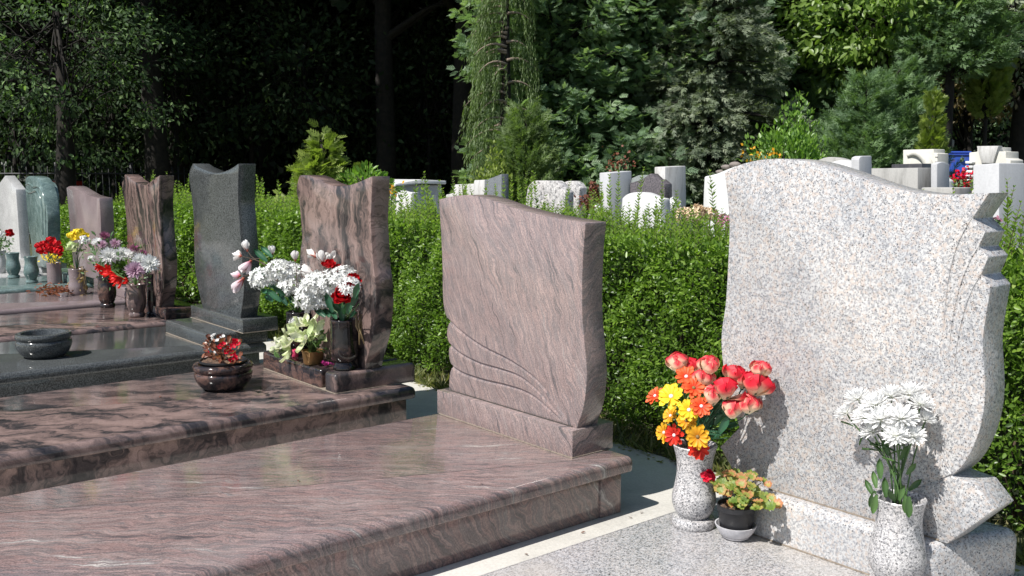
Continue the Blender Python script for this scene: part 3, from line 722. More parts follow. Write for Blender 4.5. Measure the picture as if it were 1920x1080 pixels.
# vases on the black and pink grave
cA = onZ(647, 692, ztB)
va, vat, var_ = vase('tall dark polished vase with white blooms and red carnations', cA, [(18, 14), (22, 18), (26, 27), (26.5, 40), (25.5, 60), (25, 80), (25.5, 92)], M_vase_dark,
    group='dark polished vases', foot=[(19, 0), (22.5, 2), (22.5, 7), (19, 11), (18, 14.5)])
cB2 = onZ(529, 652, ztB)
cB2 = Vector((XB + .13, 5.36, ztB)); 
vb, vbt, vbr = vase('dark polished vase with white blooms and pink magnolias', cB2, [(17, 12), (20, 16), (22.5, 24), (22.5, 40), (21.5, 60), (21, 70), (21.5, 78)], M_vase_dark,
    group='dark polished vases', foot=[(17, 0), (20, 2), (20, 7), (17, 11), (16, 12.5)])
cGo = onZ(575, 683, ztB); cGo.x = XB + .05; cGo = Vector((max(cGo.x, XB + .055), cGo.y, ztB))
go = thing('plant_pot', 'dull gold pot of cream green flowers on the marbled plinth', 'pot', cGo)
lathe_obj('body', [(.0005, 0)] + px_prof(cGo, [(17, 0), (18, 1), (20.5, 22), (21.5, 24), (20, 24.5), (19, 21)]) + [(.0005, 20 * mpp(cGo))], cGo, M_gold, go)
goTop = cGo + Vector((0, 0, 20 * mpp(cGo)))
cCa = onZ(553, 671, ztB); cCa = Vector((XB + .06, cCa.y + .02, ztB))
can = thing('grave_candle', 'small pink glass candle beside the gold pot', 'candle', cCa)
lathe_obj('cup', [(.0005, 0)] + px_prof(cCa, [(5, 0), (6, 1), (6, 13), (5.4, 14.5), (4.8, 12.5)]) + [(.0005, 12 * mpp(cCa))], cCa, M_pink_wax, can, 20)

# vases of the striped grave
grp = 'marbled vases on the striped grave'
cW1 = onZ(257, 594, zV)
w1, w1t, w1r = vase('reddish brown marbled vase holding white and lilac chrysanthemums', cW1, [(12, 9), (13, 11), (16.5, 20), (17.5, 32), (17, 44), (16, 54), (16.8, 60)], M_brown_slab, group=grp, foot=[(12.5, 0), (14.5, 2), (14.5, 6), (12, 9.5)])
cW2 = onZ(202, 576, zV)
w2, w2t, w2r = vase('dark marbled vase with a red gladiolus', cW2, [(11, 8), (12, 10), (15, 17), (16.5, 28), (16, 38), (14.8, 48), (15.5, 56)], M_brown_dark, group=grp, foot=[(12, 0), (13.5, 2), (13.5, 6), (11, 8.5)])
cW3 = onZ(287, 590, zV); cW3.y -= .0
w3, w3t, w3r = vase('slim dark vase shape standing in for a reflection at the foot of the striped headstone', cW3, [(8, 6), (9, 9), (10.5, 20), (9.5, 34), (8.5, 50), (9.5, 66), (11.5, 76)], M_brown_dark, group=grp, foot=[(9.5, 0), (10.5, 2), (10, 5), (8, 6.5)])  # solid body added in place of a vase's reflection
grp = 'mauve stone vases'
cX1 = onZ(146, 552, zM)
x1, x1t, x1r = vase('mauve stone vase of yellow roses draped with withered stems', cX1, [(14, 0), (15.5, 3), (16, 14), (14, 24), (14, 34), (14.5, 42), (15, 47)], M_mauve, group=grp)
cX2 = onZ(103, 531, zM); 
x2, x2t, x2r = vase('mauve stone vase of red roses', cX2, [(12.5, 0), (13, 3), (13, 16), (12.5, 28), (13.2, 38)], M_mauve, group=grp)
cT = onZ(119, 556, zM)
tl = thing('tealight', 'silver tealight among rust brown leaves', 'candle', cT)
lathe_obj('cup', [(.0005, 0)] + px_prof(cT, [(8, 0), (8.5, 1), (9, 7), (8.2, 7), (8, 4)]) + [(.0005, 4 * mpp(cT))], cT, M_silver, tl, 24)
grp = 'green marble vases'
cY1 = onZ(60, 530, zG)
y1_, y1t, y1r = vase('empty green marble vase nearer the red roses', cY1, [(8, 5), (9, 8), (13, 17), (13, 24), (10.5, 36), (11.5, 45), (12.3, 48)], M_green, group=grp, foot=[(9, 0), (11, 1.5), (10, 5), (8, 5.5)])
cY2 = onZ(26, 521, zG)
y2_, y2t, y2r = vase('empty green marble vase nearer the grey vase', cY2, [(8, 5), (9, 8), (12.5, 16), (12.5, 23), (10.5, 34), (11.5, 43), (12.3, 46)], M_green, group=grp, foot=[(9, 0), (11, 1.5), (10, 5), (8, 5.5)])
cZ1 = Vector((2.46, yS + .25, zS)); cZ1 = onZ(2, 512, zS)
z1_, z1t, z1r = vase('grey granite vase of one red carnation and white blooms', cZ1, [(8, 0), (9, 3), (11, 10), (11, 18), (9, 30), (10, 38), (10.5, 42)], M_grey)
# ------------------------------------------------------------------ flowers
PT_ROSE = petal_t(1, 1.05, .40, .10, .10, .62, 8, 6)
PT_ROSE_O = petal_t(1, 1.12, .34, .08, .06, .6, 8, 6)
PT_ROSE_F = petal_t(1, 1.0, .22, -.10, -.30, .6, 8, 6)
PT_DAISY = petal_t(1, .47, .14, -.10, .0, .8, 7, 4)
PT_MUM = petal_t(1, .21, .25, .10, .0, .8, 4, 2)
PT_FLORET = petal_t(1, .62, .1, -.1, 0, .6, 2, 2)
PT_CARN = petal_t(1, .75, .2, -.1, -.3, .8, 4, 4)
PT_MAG = petal_t(1, .62, .42, .22, .0, .55, 5, 3)
PT_LILY = petal_t(1, .58, .26, -.16, -.15, .5, 7, 4)
PT_ROUND = petal_t(1, .95, .12, -.08, 0, .7, 4, 4)
PT_SEPAL = petal_t(1, .34, .2, .0, 0, .35, 3, 2)
PT_LEAF = petal_t(1, .46, .22, -.22, -.08, .38, 7, 4)

def to_world(acc, d, head, roll=None):
    return turn(np.concatenate(acc.V), d) + np.array(head)
def emit(acc, name, mat, parent, d, head, smooth=True):
    a = Acc(); a.V = [to_world(acc, d, head)]; a.F = acc.F; a.T = acc.T; a.tip = acc.tip; a.n = acc.n
    return a.build(name, mat, parent, smooth=smooth)
def ball(r, seg=12, rings=6, squash=1.0, c=(0, 0, 0)):
    pr = [(max(.0005, r * math.sin(math.pi * i / rings)), -r * squash * math.cos(math.pi * i / rings)) for i in range(rings + 1)]
    return lathe(pr, c, seg)
def stem_pts(base, head, d, bow=.25, n=8):
    base = Vector(base); head = Vector(head); L = (head - base).length
    c1 = base + (ZV * .9 + (head - base).normalized() * .4).normalized() * L * .45
    c2 = head - Vector(d).normalized() * L * bow
    return [(base * (1-t)**3 + c1 * 3*t*(1-t)**2 + c2 * 3*t*t*(1-t) + head * t**3) for t in [i / n for i in range(n + 1)]]
def stem(t, base, head, d, r=.0022, mat=None, bow=.25):
    a = Acc(); a.tube(stem_pts(base, head, d, bow), [r * 1.1] * 4 + [r] * 5, 6, rnd.random()); return a.build('stem', mat or L_stem, t, smooth=True)
def leafpart(t, pos, d, size, mat, name='leaf', up=(0, 0, 1)):
    V, F, k = scatter((PT_LEAF[0], PT_LEAF[1]), np.array([tuple(pos)]), np.array([tuple(d)], float), np.array([tuple(up)], float), size)
    a = Acc(); a.add(V, F, rnd.random()); return a.build(name, mat, t, smooth=True)

def b_rose(acc, s, openness=1.0):
    whorl(acc, PT_ROSE, 3, .10, s * .80, 0, .004, s * .08, .05)
    whorl(acc, PT_ROSE, 4, .26 * openness, s * .84, .5, .01 * s / .06, s * .05, .07)
    whorl(acc, PT_ROSE_O, 5, .50 * openness, s * .86, 1.1, .012 * s / .06, 0, .13)
    whorl(acc, PT_ROSE_F, 4, .80 * openness, s * .84, rnd.uniform(0, 1), .012 * s / .06, -s * .02, .2)
def rose(label, group, base, head, s, d, mat=None, op=1.0, leafy=False):
    t = thing('rose', label, 'flower', base, group); a = Acc(); b_rose(a, s, op); bl = emit(a, 'blossom', mat or P_rose, t, d, head)
    a = Acc(); whorl(a, PT_SEPAL, 5, 1.0, s * .5, .2, .006, -s * .05); V, F = ball(s * .13, 10, 5); a.add(V + np.array((0, 0, -s * .04)), F, .3); emit(a, 'calyx', L_fake, bl, d, head)
    stem(t, base, head, d, mat=L_fake)
    if leafy:
        P = stem_pts(base, head, d); leafpart(t, P[5], (P[6] - P[5]).normalized() + Vector((rnd.uniform(-1, 1), rnd.uniform(-1, 1), .1)), s * .9, L_fake)
    return t
def daisy(label, group, base, head, s, d, mat, cmat=None, n=9, double=True):
    t = thing('daisy', label, 'flower', base, group); a = Acc(); ph = rnd.uniform(0, 1)
    whorl(a, PT_DAISY, n, 1.35, s * .5, ph, .004, 0, .06)
    if double: whorl(a, PT_DAISY, n, 1.15, s * .42, ph + .35, .004, .002, .08)
    bl = emit(a, 'blossom', mat, t, d, head)
    a = Acc(); V, F = ball(s * .085, 12, 6, .7, (0, 0, s * .05)); a.add(V, F); emit(a, 'flower_centre', cmat or P_cent, bl, d, head)
    stem(t, base, head, d, mat=L_fake); return t
def mum(label, group, base, head, s, d, mat=None, leafy=False, name='chrysanthemum', green=None, rays=1.0):
    t = thing(name, label, 'flower', base, group); a = Acc()
    for (n, al, sc, z) in ((20, 1.50, .54, 0), (18, 1.2, .52, .003), (15, .88, .46, .005), (11, .5, .36, .006)):
        whorl(a, PT_MUM, int(n * rays), al, s * sc, rnd.uniform(0, 1), .003, z, .10)
    emit(a, 'blossom', mat or P_white, t, d, head)
    stem(t, base, head, d, .0024)
    if leafy:
        P = stem_pts(base, head, d)
        leafpart(t, P[4], (P[5] - P[4]).normalized() * .5 + Vector((rnd.uniform(-1, .2), rnd.uniform(-1, 1), -.1)), .05, green or L_stem)
    return t
def pom(label, group, base, head, s, mat, n=60, name='hydrangea', cat='flower', stemr=.003, d=(0, 0, 1), squash=.8, petals=4, fs=.2, smat=None):
    """round head of small florets"""
    t = thing(name, label, cat, base, group); a = Acc(); dirs = rvec(n * 3)
    dirs = dirs[dirs[:, 2] > -.75][:n]
    for q in dirs:
        b = Acc(); whorl(b, PT_FLORET, petals, 1.2, s * fs, rnd.uniform(0, 2), .0, 0, .15, rnd.random())
        V = turn(np.concatenate(b.V), Vector(q) + Vector((0, 0, .15))) + q * np.array((1, 1, squash)) * s * .5 * rnd.uniform(.78, 1.05)
        for kk in b.F:
            a.add(V, np.concatenate(b.F[kk]), np.concatenate(b.T[kk]), np.concatenate(b.tip))
    emit(a, 'blossom', mat, t, d, head)
    stem(t, base, Vector(head), Vector((0, 0, 1)), stemr, smat); return t
def carnation(label, group, base, head, s, d, mat=None, name='carnation'):
    t = thing(name, label, 'flower', base, group); a = Acc()
    for (n, al, sc) in ((9, 1.35, .5), (9, 1.0, .48), (8, .65, .45), (5, .3, .4)): whorl(a, PT_CARN, n, al, s * sc, rnd.uniform(0, 1), .003, .002, .2)
    emit(a, 'blossom', mat or P_red, t, d, head); stem(t, base, head, d); return t
def magnolia(label, group, base, head, s, d, mat, op=.55):
    t = thing('magnolia_spray', label, 'flower', base, group); a = Acc()
    whorl(a, PT_MAG, 3, op * .5, s, 0, .004, 0, .08); whorl(a, PT_MAG, 4, op, s * 1.02, .5, .006, 0, .12)
    bl = emit(a, 'blossom', mat, t, d, head)
    a = Acc(); whorl(a, PT_SEPAL, 4, .5, s * .55, .3, .005, -s * .05); V, F = ball(s * .14, 10, 5); a.add(V, F); emit(a, 'calyx', P_cal, bl, d, head)
    stem(t, base, head, d, .0022, M_twig, .15); return t
def fan(center, p, up=.35, cam_=.5, out=1.0):
    o = (Vector(p) - Vector(center)); o = o.normalized() if o.length > 1e-4 else ZV
    return (o * out + ZV * up + (CAMP - Vector(p)).normalized() * cam_).normalized()

# --- red, orange and yellow bouquet in the light granite vase
def at1(px, py, dx): return onX(px, py, cV1.x + dx)
cen1 = v1t + Vector((0, 0, .06))
g1 = 'artificial flowers in the speckled vase by the hedge'
def b1(): return v1t + Vector((rnd.uniform(-.02, .02), rnd.uniform(-.02, .02), -.02))
for lab, px, py, dx, s, mt, op in (
    ('red and peach rose at the top left of the mixed bouquet', 1272, 682, -.02, .062, P_rosep, .95),
    ('small red and peach rose squeezed between the two topmost left roses', 1297, 686, .03, .052, P_rose, .8),
    ('red tipped rose with green sepals, topmost of the bouquet centre', 1327, 686, -.01, .058, P_rosep, 1.0),
    ('pale peach rose behind the upper orange daisy', 1319, 710, -.02, .055, P_rosep, 1.0),
    ('crimson rose leaning on the pale headstone, left of the topmost right rose', 1376, 703, .05, .058, P_rose, .9),
    ('peach rose half hidden between the roses in front of the headstone', 1394, 712, .07, .05, P_rosep, .9),
    ('single peach rose standing highest at the right against the headstone', 1424, 693, .05, .054, P_rosep, .85),
    ('large peach rose with red frilled edge, rightmost of the bouquet', 1415, 724, .04, .070, P_rose, 1.05),
    ('open red rose in the middle of the bouquet right of the orange daisies', 1361, 731, -.03, .066, P_rose, 1.0),
    ('red and cream rosebud just right of the bouquet centre', 1336, 742, -.05, .058, P_rosep, .9),
    ('red and white rose, lowest on the right side of the bouquet', 1374, 767, -.02, .056, P_rosep, .9),
    ('frilled peach rose low at the right edge above the stone shadow', 1404, 758, .02, .056, P_rosep, 1.1)):
    p = at1(px, py + 6, dx); d = fan(cen1, p, 1.2, .02, .55); rose(lab, g1, b1(), p - d * .018, s * 1.12, d, mt, op, rnd.random() < .5)
for lab, px, py, dx, s, mt, cm in (
    ('orange daisy seen from the side at the far left of the bouquet', 1229, 743, .0, .062, P_orange, None),
    ('orange daisy below the top left rose', 1287, 707, -.05, .068, P_orange, None),
    ('deep orange daisy in the heart of the bouquet', 1301, 728, -.06, .070, P_orange, P_bcent),
    ('coral orange daisy with white centre right of the yellow daisies', 1315, 762, -.08, .062, P_orange, None),
    ('scarlet daisy above the left rim of the vase', 1265, 816, -.05, .066, P_scarlet, None),
    ('scarlet daisy hanging over the front rim of the vase', 1310, 842, -.075, .062, P_scarlet, P_bcent),
    ('large bright yellow daisy with white centre', 1259, 744, -.08, .082, P_yellow, None),
    ('yellow daisy with white centre in the middle of the bouquet', 1292, 769, -.10, .068, P_yellow, None),
    ('amber daisy turned aside beneath the large yellow one', 1258, 780, -.02, .056, P_gold, None),
    ('amber daisy drooping under the middle yellow daisy', 1287, 789, -.07, .056, P_gold, P_bcent),
    ('amber daisy at the lower left beside a scarlet one', 1246, 811, -.01, .060, P_gold, None),
    ('amber and yellow daisy with brown centre low above the vase front', 1308, 819, -.095, .070, P_gold, P_bcent)):
    p = at1(px, py, dx); d = fan(cen1, p, .15, .95, .75); daisy(lab, g1, b1(), p, s * 1.16, d, mt, cm, 9, True)
sp = thing('leaf_sprig', 'dark green artificial leaves filling the mixed bouquet', 'leaves', v1t)
for (px, py, dx, s) in ((1350, 786, -.02, .085), (1358, 806, -.05, .08), (1330, 796, 0, .08), (1372, 790, .03, .07), (1340, 812, -.03, .07), (1276, 800, .03, .07), (1300, 806, .03, .07), (1246, 790, .05, .06), (1322, 822, .0, .06), (1290, 830, .02, .06), (1345, 765, .05, .08), (1262, 830, .02, .05), (1316, 800, .06, .08), (1300, 775, .06, .09), (1330, 770, .07, .09)):
    p = at1(px, py, dx); d = fan(cen1 - ZV * .06, p, .1, .25); leafpart(sp, p - d * s * .5, d + Vector((rnd.uniform(-.3, .3),) * 3), s, L_fake, up=(CAMP - p).normalized() + ZV * rnd.uniform(.2, 1))
a = Acc()
for i in range(16):
    p = at1(rnd.uniform(1255, 1365), rnd.uniform(755, 825), rnd.uniform(-.03, .06)); a.tube([v1t - ZV * .02, (v1t * .6 + p * .4) + ZV * .01, p], [.002, .0016, .0012], 5, rnd.random())
p0 = at1(1322, 810, -.07)
for i in range(9):
    q = p0 + (RV * .01 - UV * .001) * i * .6
    for s in (1, -1): V, F, k_ = scatter(LEAF4, np.array([tuple(q)]), np.array([tuple(RV * .5 + UV * s)]), np.array([tuple(-FV)]), .011); a.add(V, F, .9)
a.build('twigs', L_fake, sp, smooth=True)

# --- white chrysanthemums
def at2(px, py, dx): return onX(px, py, cV2.x + dx)
cen2 = v2t + ZV * .12; g2 = 'white chrysanthemums in the right speckled vase'
for lab, px, py, dx, s in (
    ('white chrysanthemum at the upper left of the vase bunch', 1610, 750, .0, .078),
    ('white chrysanthemum farthest left, on a stem bowed out to the side', 1588, 776, -.02, .062),
    ('white chrysanthemum between the upper left bloom and the bunch middle', 1642, 762, -.04, .082),
    ('white chrysanthemum at the top middle of the bunch', 1671, 745, .0, .075),
    ('white chrysanthemum seen from behind, topmost at the right', 1706, 741, .04, .080),
    ('white chrysanthemum in the middle of the bunch', 1652, 788, -.07, .085),
    ('white chrysanthemum just under the upper left bloom', 1622, 784, -.05, .070),
    ('white chrysanthemum right of the bunch middle', 1690, 786, -.05, .085),
    ('white chrysanthemum at the right edge below the topmost right bloom', 1726, 760, .02, .064),
    ('white chrysanthemum low at the left side of the bunch', 1636, 811, -.05, .060),
    ('white chrysanthemum facing forward, lowest in the middle', 1680, 819, -.08, .072),
    ('white chrysanthemum with drooping petals, lowest at the right', 1712, 819, -.04, .066),
    ('small white chrysanthemum farthest right, against its shadow', 1735, 788, .03, .050)):
    p = at2(px, py, dx); d = fan(cen2, p, .7, .35, .8)
    mum(lab, g2, v2t + Vector((rnd.uniform(-.025, .025), rnd.uniform(-.025, .025), -.03)), p, s * 1.05, d, P_white, rnd.random() < .6, rays=1.3)
sp = thing('leaf_sprig', 'green chrysanthemum leaves hanging over the vase rim', 'leaves', v2t)
for (px, py, dx, s, dd) in ((1640, 945, -.07, .07, (-.1, .1, -1)), (1704, 950, -.08, .075, (0, -.05, -1)), (1697, 945, -.07, .06, (-.1, -.1, -1)), (1636, 935, -.03, .07, (0, .3, -1)), (1650, 880, -.06, .07, (0, .1, 1)), (1640, 900, -.02, .06, (.1, .3, .9)),
       (1715, 910, .02, .06, (.2, -.4, .5)), (1672, 930, -.08, .06, (-.4, 0, .4)), (1690, 925, -.03, .06, (0, -.2, .7)), (1630, 915, -.01, .06, (0, .4, .6)), (1660, 915, .01, .07, (0, .1, .8)), (1708, 880, -.01, .055, (0, -.4, .6)), (1660, 840, -.03, .06, (0, .3, .7)), (1695, 850, -.01, .06, (0, -.3, .7))):
    p = at2(px, py, dx); leafpart(sp, p - Vector(dd).normalized() * s * .4, dd, s * .85, L_stem, up=(CAMP - p).normalized() + ZV * rnd.uniform(-.2, .6))
leafpart(sp, at2(1600, 800, -.02), (-.1, .6, .2), .04, L_stem); leafpart(sp, at2(1612, 835, -.02), (0, -.2, 1), .035, L_stem)

# --- geranium in the black pot
ge = thing('geranium_plant', 'geranium with variegated leaves and one red flower head in a black pot', 'plant', potTop)
a = Acc(); ends = []
for (px, py, dx) in ((1345, 905, -.02), (1358, 898, .02), (1372, 892, .03), (1390, 888, .02), (1408, 890, .0), (1400, 910, -.03), (1420, 915, .02), (1436, 930, .0), (1412, 935, -.05), (1432, 955, -.04), (1376, 915, -.05), (1362, 922, -.03), (1350, 918, .03), (1392, 928, -.04), (1422, 940, .05), (1382, 903, .05), (1446, 945, .03), (1428, 905, .06), (1366, 940, -.06), (1395, 945, -.06)):
    p = onX(px, py, cP.x + dx); a.tube([potTop + Vector((rnd.uniform(-.01, .01), rnd.uniform(-.01, .01), 0)), potTop * .55 + p * .45 + ZV * .018, p], [.003, .0024, .0015], 5, .3); ends.append(p)
a.build('stem', L_stem, ge, smooth=True)
a = Acc()
for p in ends:
    for r_ in range(3):
        s = rnd.uniform(.014, .023); q = p + Vector((rnd.uniform(-.02, .02), rnd.uniform(-.025, .025), rnd.uniform(-.012, .012)))
        n_ = (ZV * .8 + (CAMP - q).normalized() * .7 + Vector((rnd.uniform(-.6, .6), rnd.uniform(-.6, .6), 0))).normalized()
        tone = rnd.choice((.05, .2, .3, .4, .45, .55, .65, .8)); b = Acc()
        V = [(0, 0, 0)]; m = 28
        for i in range(m): th = i / m * 6.283; rr = s * (1 + .07 * math.cos(7 * th)) * (1 - .35 * max(0, -math.cos(th)) ** 6); V.append((rr * .55 * math.cos(th), rr * .55 * math.sin(th), -.001 + .15 * s * math.cos(5 * th) * .3))
        for i in range(m): th = i / m * 6.283; rr = s * (1 + .10 * math.cos(7 * th)) * (1 - .5 * max(0, -math.cos(th)) ** 6); V.append((rr * math.cos(th), rr * math.sin(th), .16 * s * math.sin(10 * th) + .15 * s))
        F3 = [(0, 1 + i, 1 + (i + 1) % m) for i in range(m)]; F4 = [(1 + i, 1 + m + i, 1 + m + (i + 1) % m, 1 + (i + 1) % m) for i in range(m)]
        VV = turn(np.array(V), n_) + np.array(q); a.add(VV, [np.array(F3)], tone); a.n -= 0
        a.F.setdefault(4, []).append(np.array(F4) + a.n - len(VV)); a.T.setdefault(4, []).append(np.full(m, min(1, tone + .3)))
a.build('foliage', L_ger, ge, smooth=True)
hp = onX(1326, 893, cP.x - .03); a = Acc()
for i in range(20):
    q = rvec(1)[0]; q[2] = q[2] * .6 + .15; b = Acc(); whorl(b, PT_ROUND, 5, 1.25, .013, rnd.random(), .001, 0, .15)
    V = turn(np.concatenate(b.V), Vector(q) + (CAMP - hp).normalized() * .6) + q * .02 + np.array(hp); a.add(V, np.concatenate(b.F[4]), np.concatenate(b.T[4]), np.concatenate(b.tip))
a.build('blossom', P_ger, ge, smooth=True)
a = Acc(); a.tube([potTop, potTop * .4 + hp * .6 + ZV * .01, hp], [.0028, .002, .002], 6, .5); a.build('flower_stalk', L_stem, ge)

# --- begonia in the brown bowl
be = thing('begonia_plant', 'begonia with bronze leaves, scarlet and a few white blooms', 'plant', begTop)
a = Acc(); f = Acc(); wv = Acc()
for i in range(120):
    p = onZ(rnd.uniform(388, 448), 0, 0) if False else onX(rnd.uniform(386, 448), rnd.uniform(636, 682), cBr.x + rnd.uniform(-.08, .06))
    d = (p - begTop + ZV * .0 + (CAMP - p).normalized() * .05).normalized(); s = rnd.uniform(.026, .042)
    V, F, k_ = scatter((PT_ROUND[0] * (1, .9, 1), PT_ROUND[1]), np.array([tuple(p)]), np.array([tuple(d + Vector((rnd.uniform(-.6, .6),) * 3))]), np.array([tuple(ZV + (CAMP - p).normalized() * .8)]), s); a.add(V, F, rnd.random())
for i in range(7): a.tube([begTop, begTop + Vector((rnd.uniform(-.05, .05), rnd.uniform(-.07, .07), rnd.uniform(.05, .1)))], [.003, .002], 5, .4)
a.build('foliage', L_beg, be, smooth=True)
for (px, py) in ((440, 640), (436, 648), (444, 645), (436, 662), (440, 670), (428, 655), (418, 646), (434, 676), (424, 660), (412, 652), (392, 664)):
    p = onX(px, py, cBr.x + rnd.uniform(-.05, -.01)); b = Acc(); whorl(b, PT_ROUND, 5, .9, .020, 0, .002, 0, .2)
    f.add(turn(np.concatenate(b.V), fan(begTop, p, .2, .8)) + np.array(p), np.concatenate(b.F[4]), np.concatenate(b.T[4]), np.concatenate(b.tip))
f.build('red_blossoms', P_ger, be, smooth=True)
for (px, py) in ((396, 633), (401, 630), (417, 633), (408, 640), (405, 662), (398, 638)):
    p = onX(px, py, cBr.x + rnd.uniform(-.04, .0)); b = Acc(); whorl(b, PT_ROUND, 5, .8, .018, 0, .002, 0, .2)
    wv.add(turn(np.concatenate(b.V), fan(begTop, p, .3, .7)) + np.array(p), np.concatenate(b.F[4]), np.concatenate(b.T[4]), np.concatenate(b.tip))
wv.build('white_blossoms', P_white, be, smooth=True)

# --- white hydrangea-like heads, magnolias and carnations on the black and pink grave
def at3(px, py, x): return onX(px, py, x)
gA_ = 'white bloom heads in the two dark vases'
for lab, px, py, s in (('white frilled bloom head at the left end of the left dark vase', 495, 521, .17), ('white frilled bloom head topmost in the left dark vase', 523, 507, .15), ('white frilled bloom head right of the left vase middle', 546, 512, .155), ('white frilled bloom head lowest, just above the left vase rim', 541, 538, .13)):
    pom(lab, gA_, vbt - ZV * .02, at3(px, py, cB2.x + rnd.uniform(-.06, .04)), s, P_whiteh, 85, 'bloom_head', 'flower', .003, (-.3, -.1, 1), .8, 5, .17)
for lab, px, py, s in (('large white frilled bloom head at the left of the right dark vase', 582, 556, .18), ('white frilled bloom head between the two dark vases', 590, 530, .15), ('white frilled bloom head under the magnolia buds', 618, 530, .16), ('white frilled bloom head at the upper right, between two red carnations', 641, 520, .145), ('white frilled bloom head at the far right beside the carnations', 654, 537, .12), ('white frilled bloom head low over the gold pot', 605, 560, .14)):
    pom(lab, gA_, vat - ZV * .02, at3(px, py, cA.x + rnd.uniform(-.10, .0)), s, P_whiteh, 85, 'bloom_head', 'flower', .003, (-.3, -.1, 1), .8, 5, .17)
gC = 'red carnations in the right dark vase'
for lab, px, py, s, dx in (('red carnation below the translucent magnolia petal', 617, 500, .085, -.05), ('small red carnation half hidden behind the topmost one', 631, 506, .065, .0), ('red carnation farthest right against the marbled headstone', 662, 529, .10, -.03), ('large dark red carnation low above the right dark vase', 641, 554, .12, -.12)):
    p = at3(px, py, cA.x + dx); carnation(lab, gC, vat - ZV * .02, p, s, fan(vat, p, .2, .8))
gM_ = 'magnolia sprays in the dark vases'
for lab, px, py, s, d, mt, dx, base in (
    ('white magnolia with brown red calyx, highest in the left vase', 452, 480, .062, (-.1, 1, .1), P_magw, -.05, vbt), ('white magnolia pointing upward beside the left spray tip', 464, 470, .058, (-.2, .3, 1), P_magw, -.02, vbt),
    ('open white magnolia under the left spray tip', 470, 490, .075, (-.5, .1, -.6), P_pinkw, -.05, vbt), ('pink magnolia bud at the far left', 450, 517, .062, (-.1, 1, .0), P_pinkw, -.06, vbt),
    ('large pink magnolia hanging open at the lower left', 456, 523, .085, (-.5, .2, -.8), P_pinkw, -.07, vbt), ('white magnolia standing behind the left white blooms', 510, 478, .05, (0, 0, 1), P_magw, .05, vbt), ('white magnolia peeping over the right of the left bunch', 554, 488, .05, (0, .2, 1), P_magw, .03, vbt),
    ('white magnolia bud with red calyx, highest of the right vase', 592, 481, .062, (-.1, .8, .3), P_magw, .0, vat), ('white magnolia bud with orange calyx beside the topmost carnation', 606, 492, .058, (-.2, .2, 1), P_magw, -.02, vat),
    ('translucent grey white magnolia right of the buds', 618, 490, .06, (-.2, -.6, .6), P_magw, .03, vat), ('rounded white magnolia between the two bunches', 590, 514, .075, (-.4, .6, .3), P_magw, -.03, vat)):
    p = at3(px, py, (cB2.x if base is vbt else cA.x) + dx); magnolia(lab, gM_, base - ZV * .02, p, s * 1.05, Vector(d), mt, .7)
for nm, lab, base, spots in (('leaf_sprig', 'dark green leaves under the blooms of the left dark vase', vbt, [(500, 548), (515, 555), (530, 560), (545, 556), (505, 560), (522, 545), (538, 548), (512, 538), (490, 480), (500, 472), (485, 510)]),
                        ('leaf_sprig', 'broad dark green leaves under the blooms of the right dark vase', vat, [(618, 570), (630, 575), (645, 580), (655, 575), (665, 560), (668, 545), (640, 588), (625, 588), (612, 585), (600, 585), (660, 590)])):
    sp = thing(nm, lab, 'leaves', base)
    for (px, py) in spots:
        p = at3(px, py, base.x + rnd.uniform(-.12, .03)); d = (p - base).normalized() + Vector((rnd.uniform(-.4, .4),) * 3) + ZV * .2
        leafpart(sp, p - d.normalized() * .05, d, rnd.uniform(.09, .13), L_fake, up=(CAMP - p).normalized() + ZV * rnd.uniform(0, .8))
    a = Acc()
    for i in range(12): a.tube([base - ZV * .02, base + Vector((rnd.uniform(-.06, .06), rnd.uniform(-.09, .09), rnd.uniform(.05, .12)))], [.003, .002], 5, rnd.random())
    a.build('twigs', L_stem, sp)
# wax-like drip of dried petals over the rim, small dark posy box behind
dp = thing('dried_bloom', 'withered grey strand hanging over the rim of the right dark vase', 'flower', vat)
a = Acc(); q0 = onX(672, 590, cA.x - .02)
for i in range(5): a.tube([q0 + Vector((rnd.uniform(-.02, .02), 0, 0)), q0 + Vector((rnd.uniform(-.02, .02), rnd.uniform(-.03, .01), -.06)), q0 + Vector((rnd.uniform(-.02, .02), rnd.uniform(-.04, .0), -.16))], [.004, .006, .002], 5, rnd.random())
a.build('strand', L_dead, dp)
# cream green flowers in the gold pot
cg = thing('lily_plant', 'cream green lily flowers spilling from the gold pot', 'plant', goTop)
a = Acc()
for (px, py, s, d) in ((540, 640, .095, (-.9, .5, .2)), (560, 628, .11, (-.8, .2, .6)), (575, 637, .10, (-.9, -.2, .4)), (590, 626, .09, (-.4, -.8, .6)), (545, 655, .09, (-.9, .6, -.1)), (575, 612, .09, (-.4, .1, 1)), (524, 655, .085, (-.6, .9, -.1))):
    p = onX(px, py, cGo.x + rnd.uniform(-.07, .02)); b = Acc(); whorl(b, PT_LILY, 6, 1.15, s, rnd.random(), .004, 0, .25); whorl(b, PT_LILY, 3, .6, s * .7, rnd.random(), .004, 0, .2)
    a.add(turn(np.concatenate(b.V), d) + np.array(p), np.concatenate(b.F[4]), np.clip(np.concatenate(b.T[4]) * .8 + .2, 0, 1), np.concatenate(b.tip))
a.build('blossom', L_cream, cg, smooth=True)
a = Acc()
for i in range(26):
    p = goTop + Vector((rnd.uniform(-.05, .06), rnd.uniform(-.10, .09), rnd.uniform(.02, .13))); a.tube([goTop + Vector((rnd.uniform(-.02, .02), rnd.uniform(-.02, .02), 0)), (goTop + p) * .5 + ZV * .03, p], [.003, .0022, .0012], 5, rnd.random())
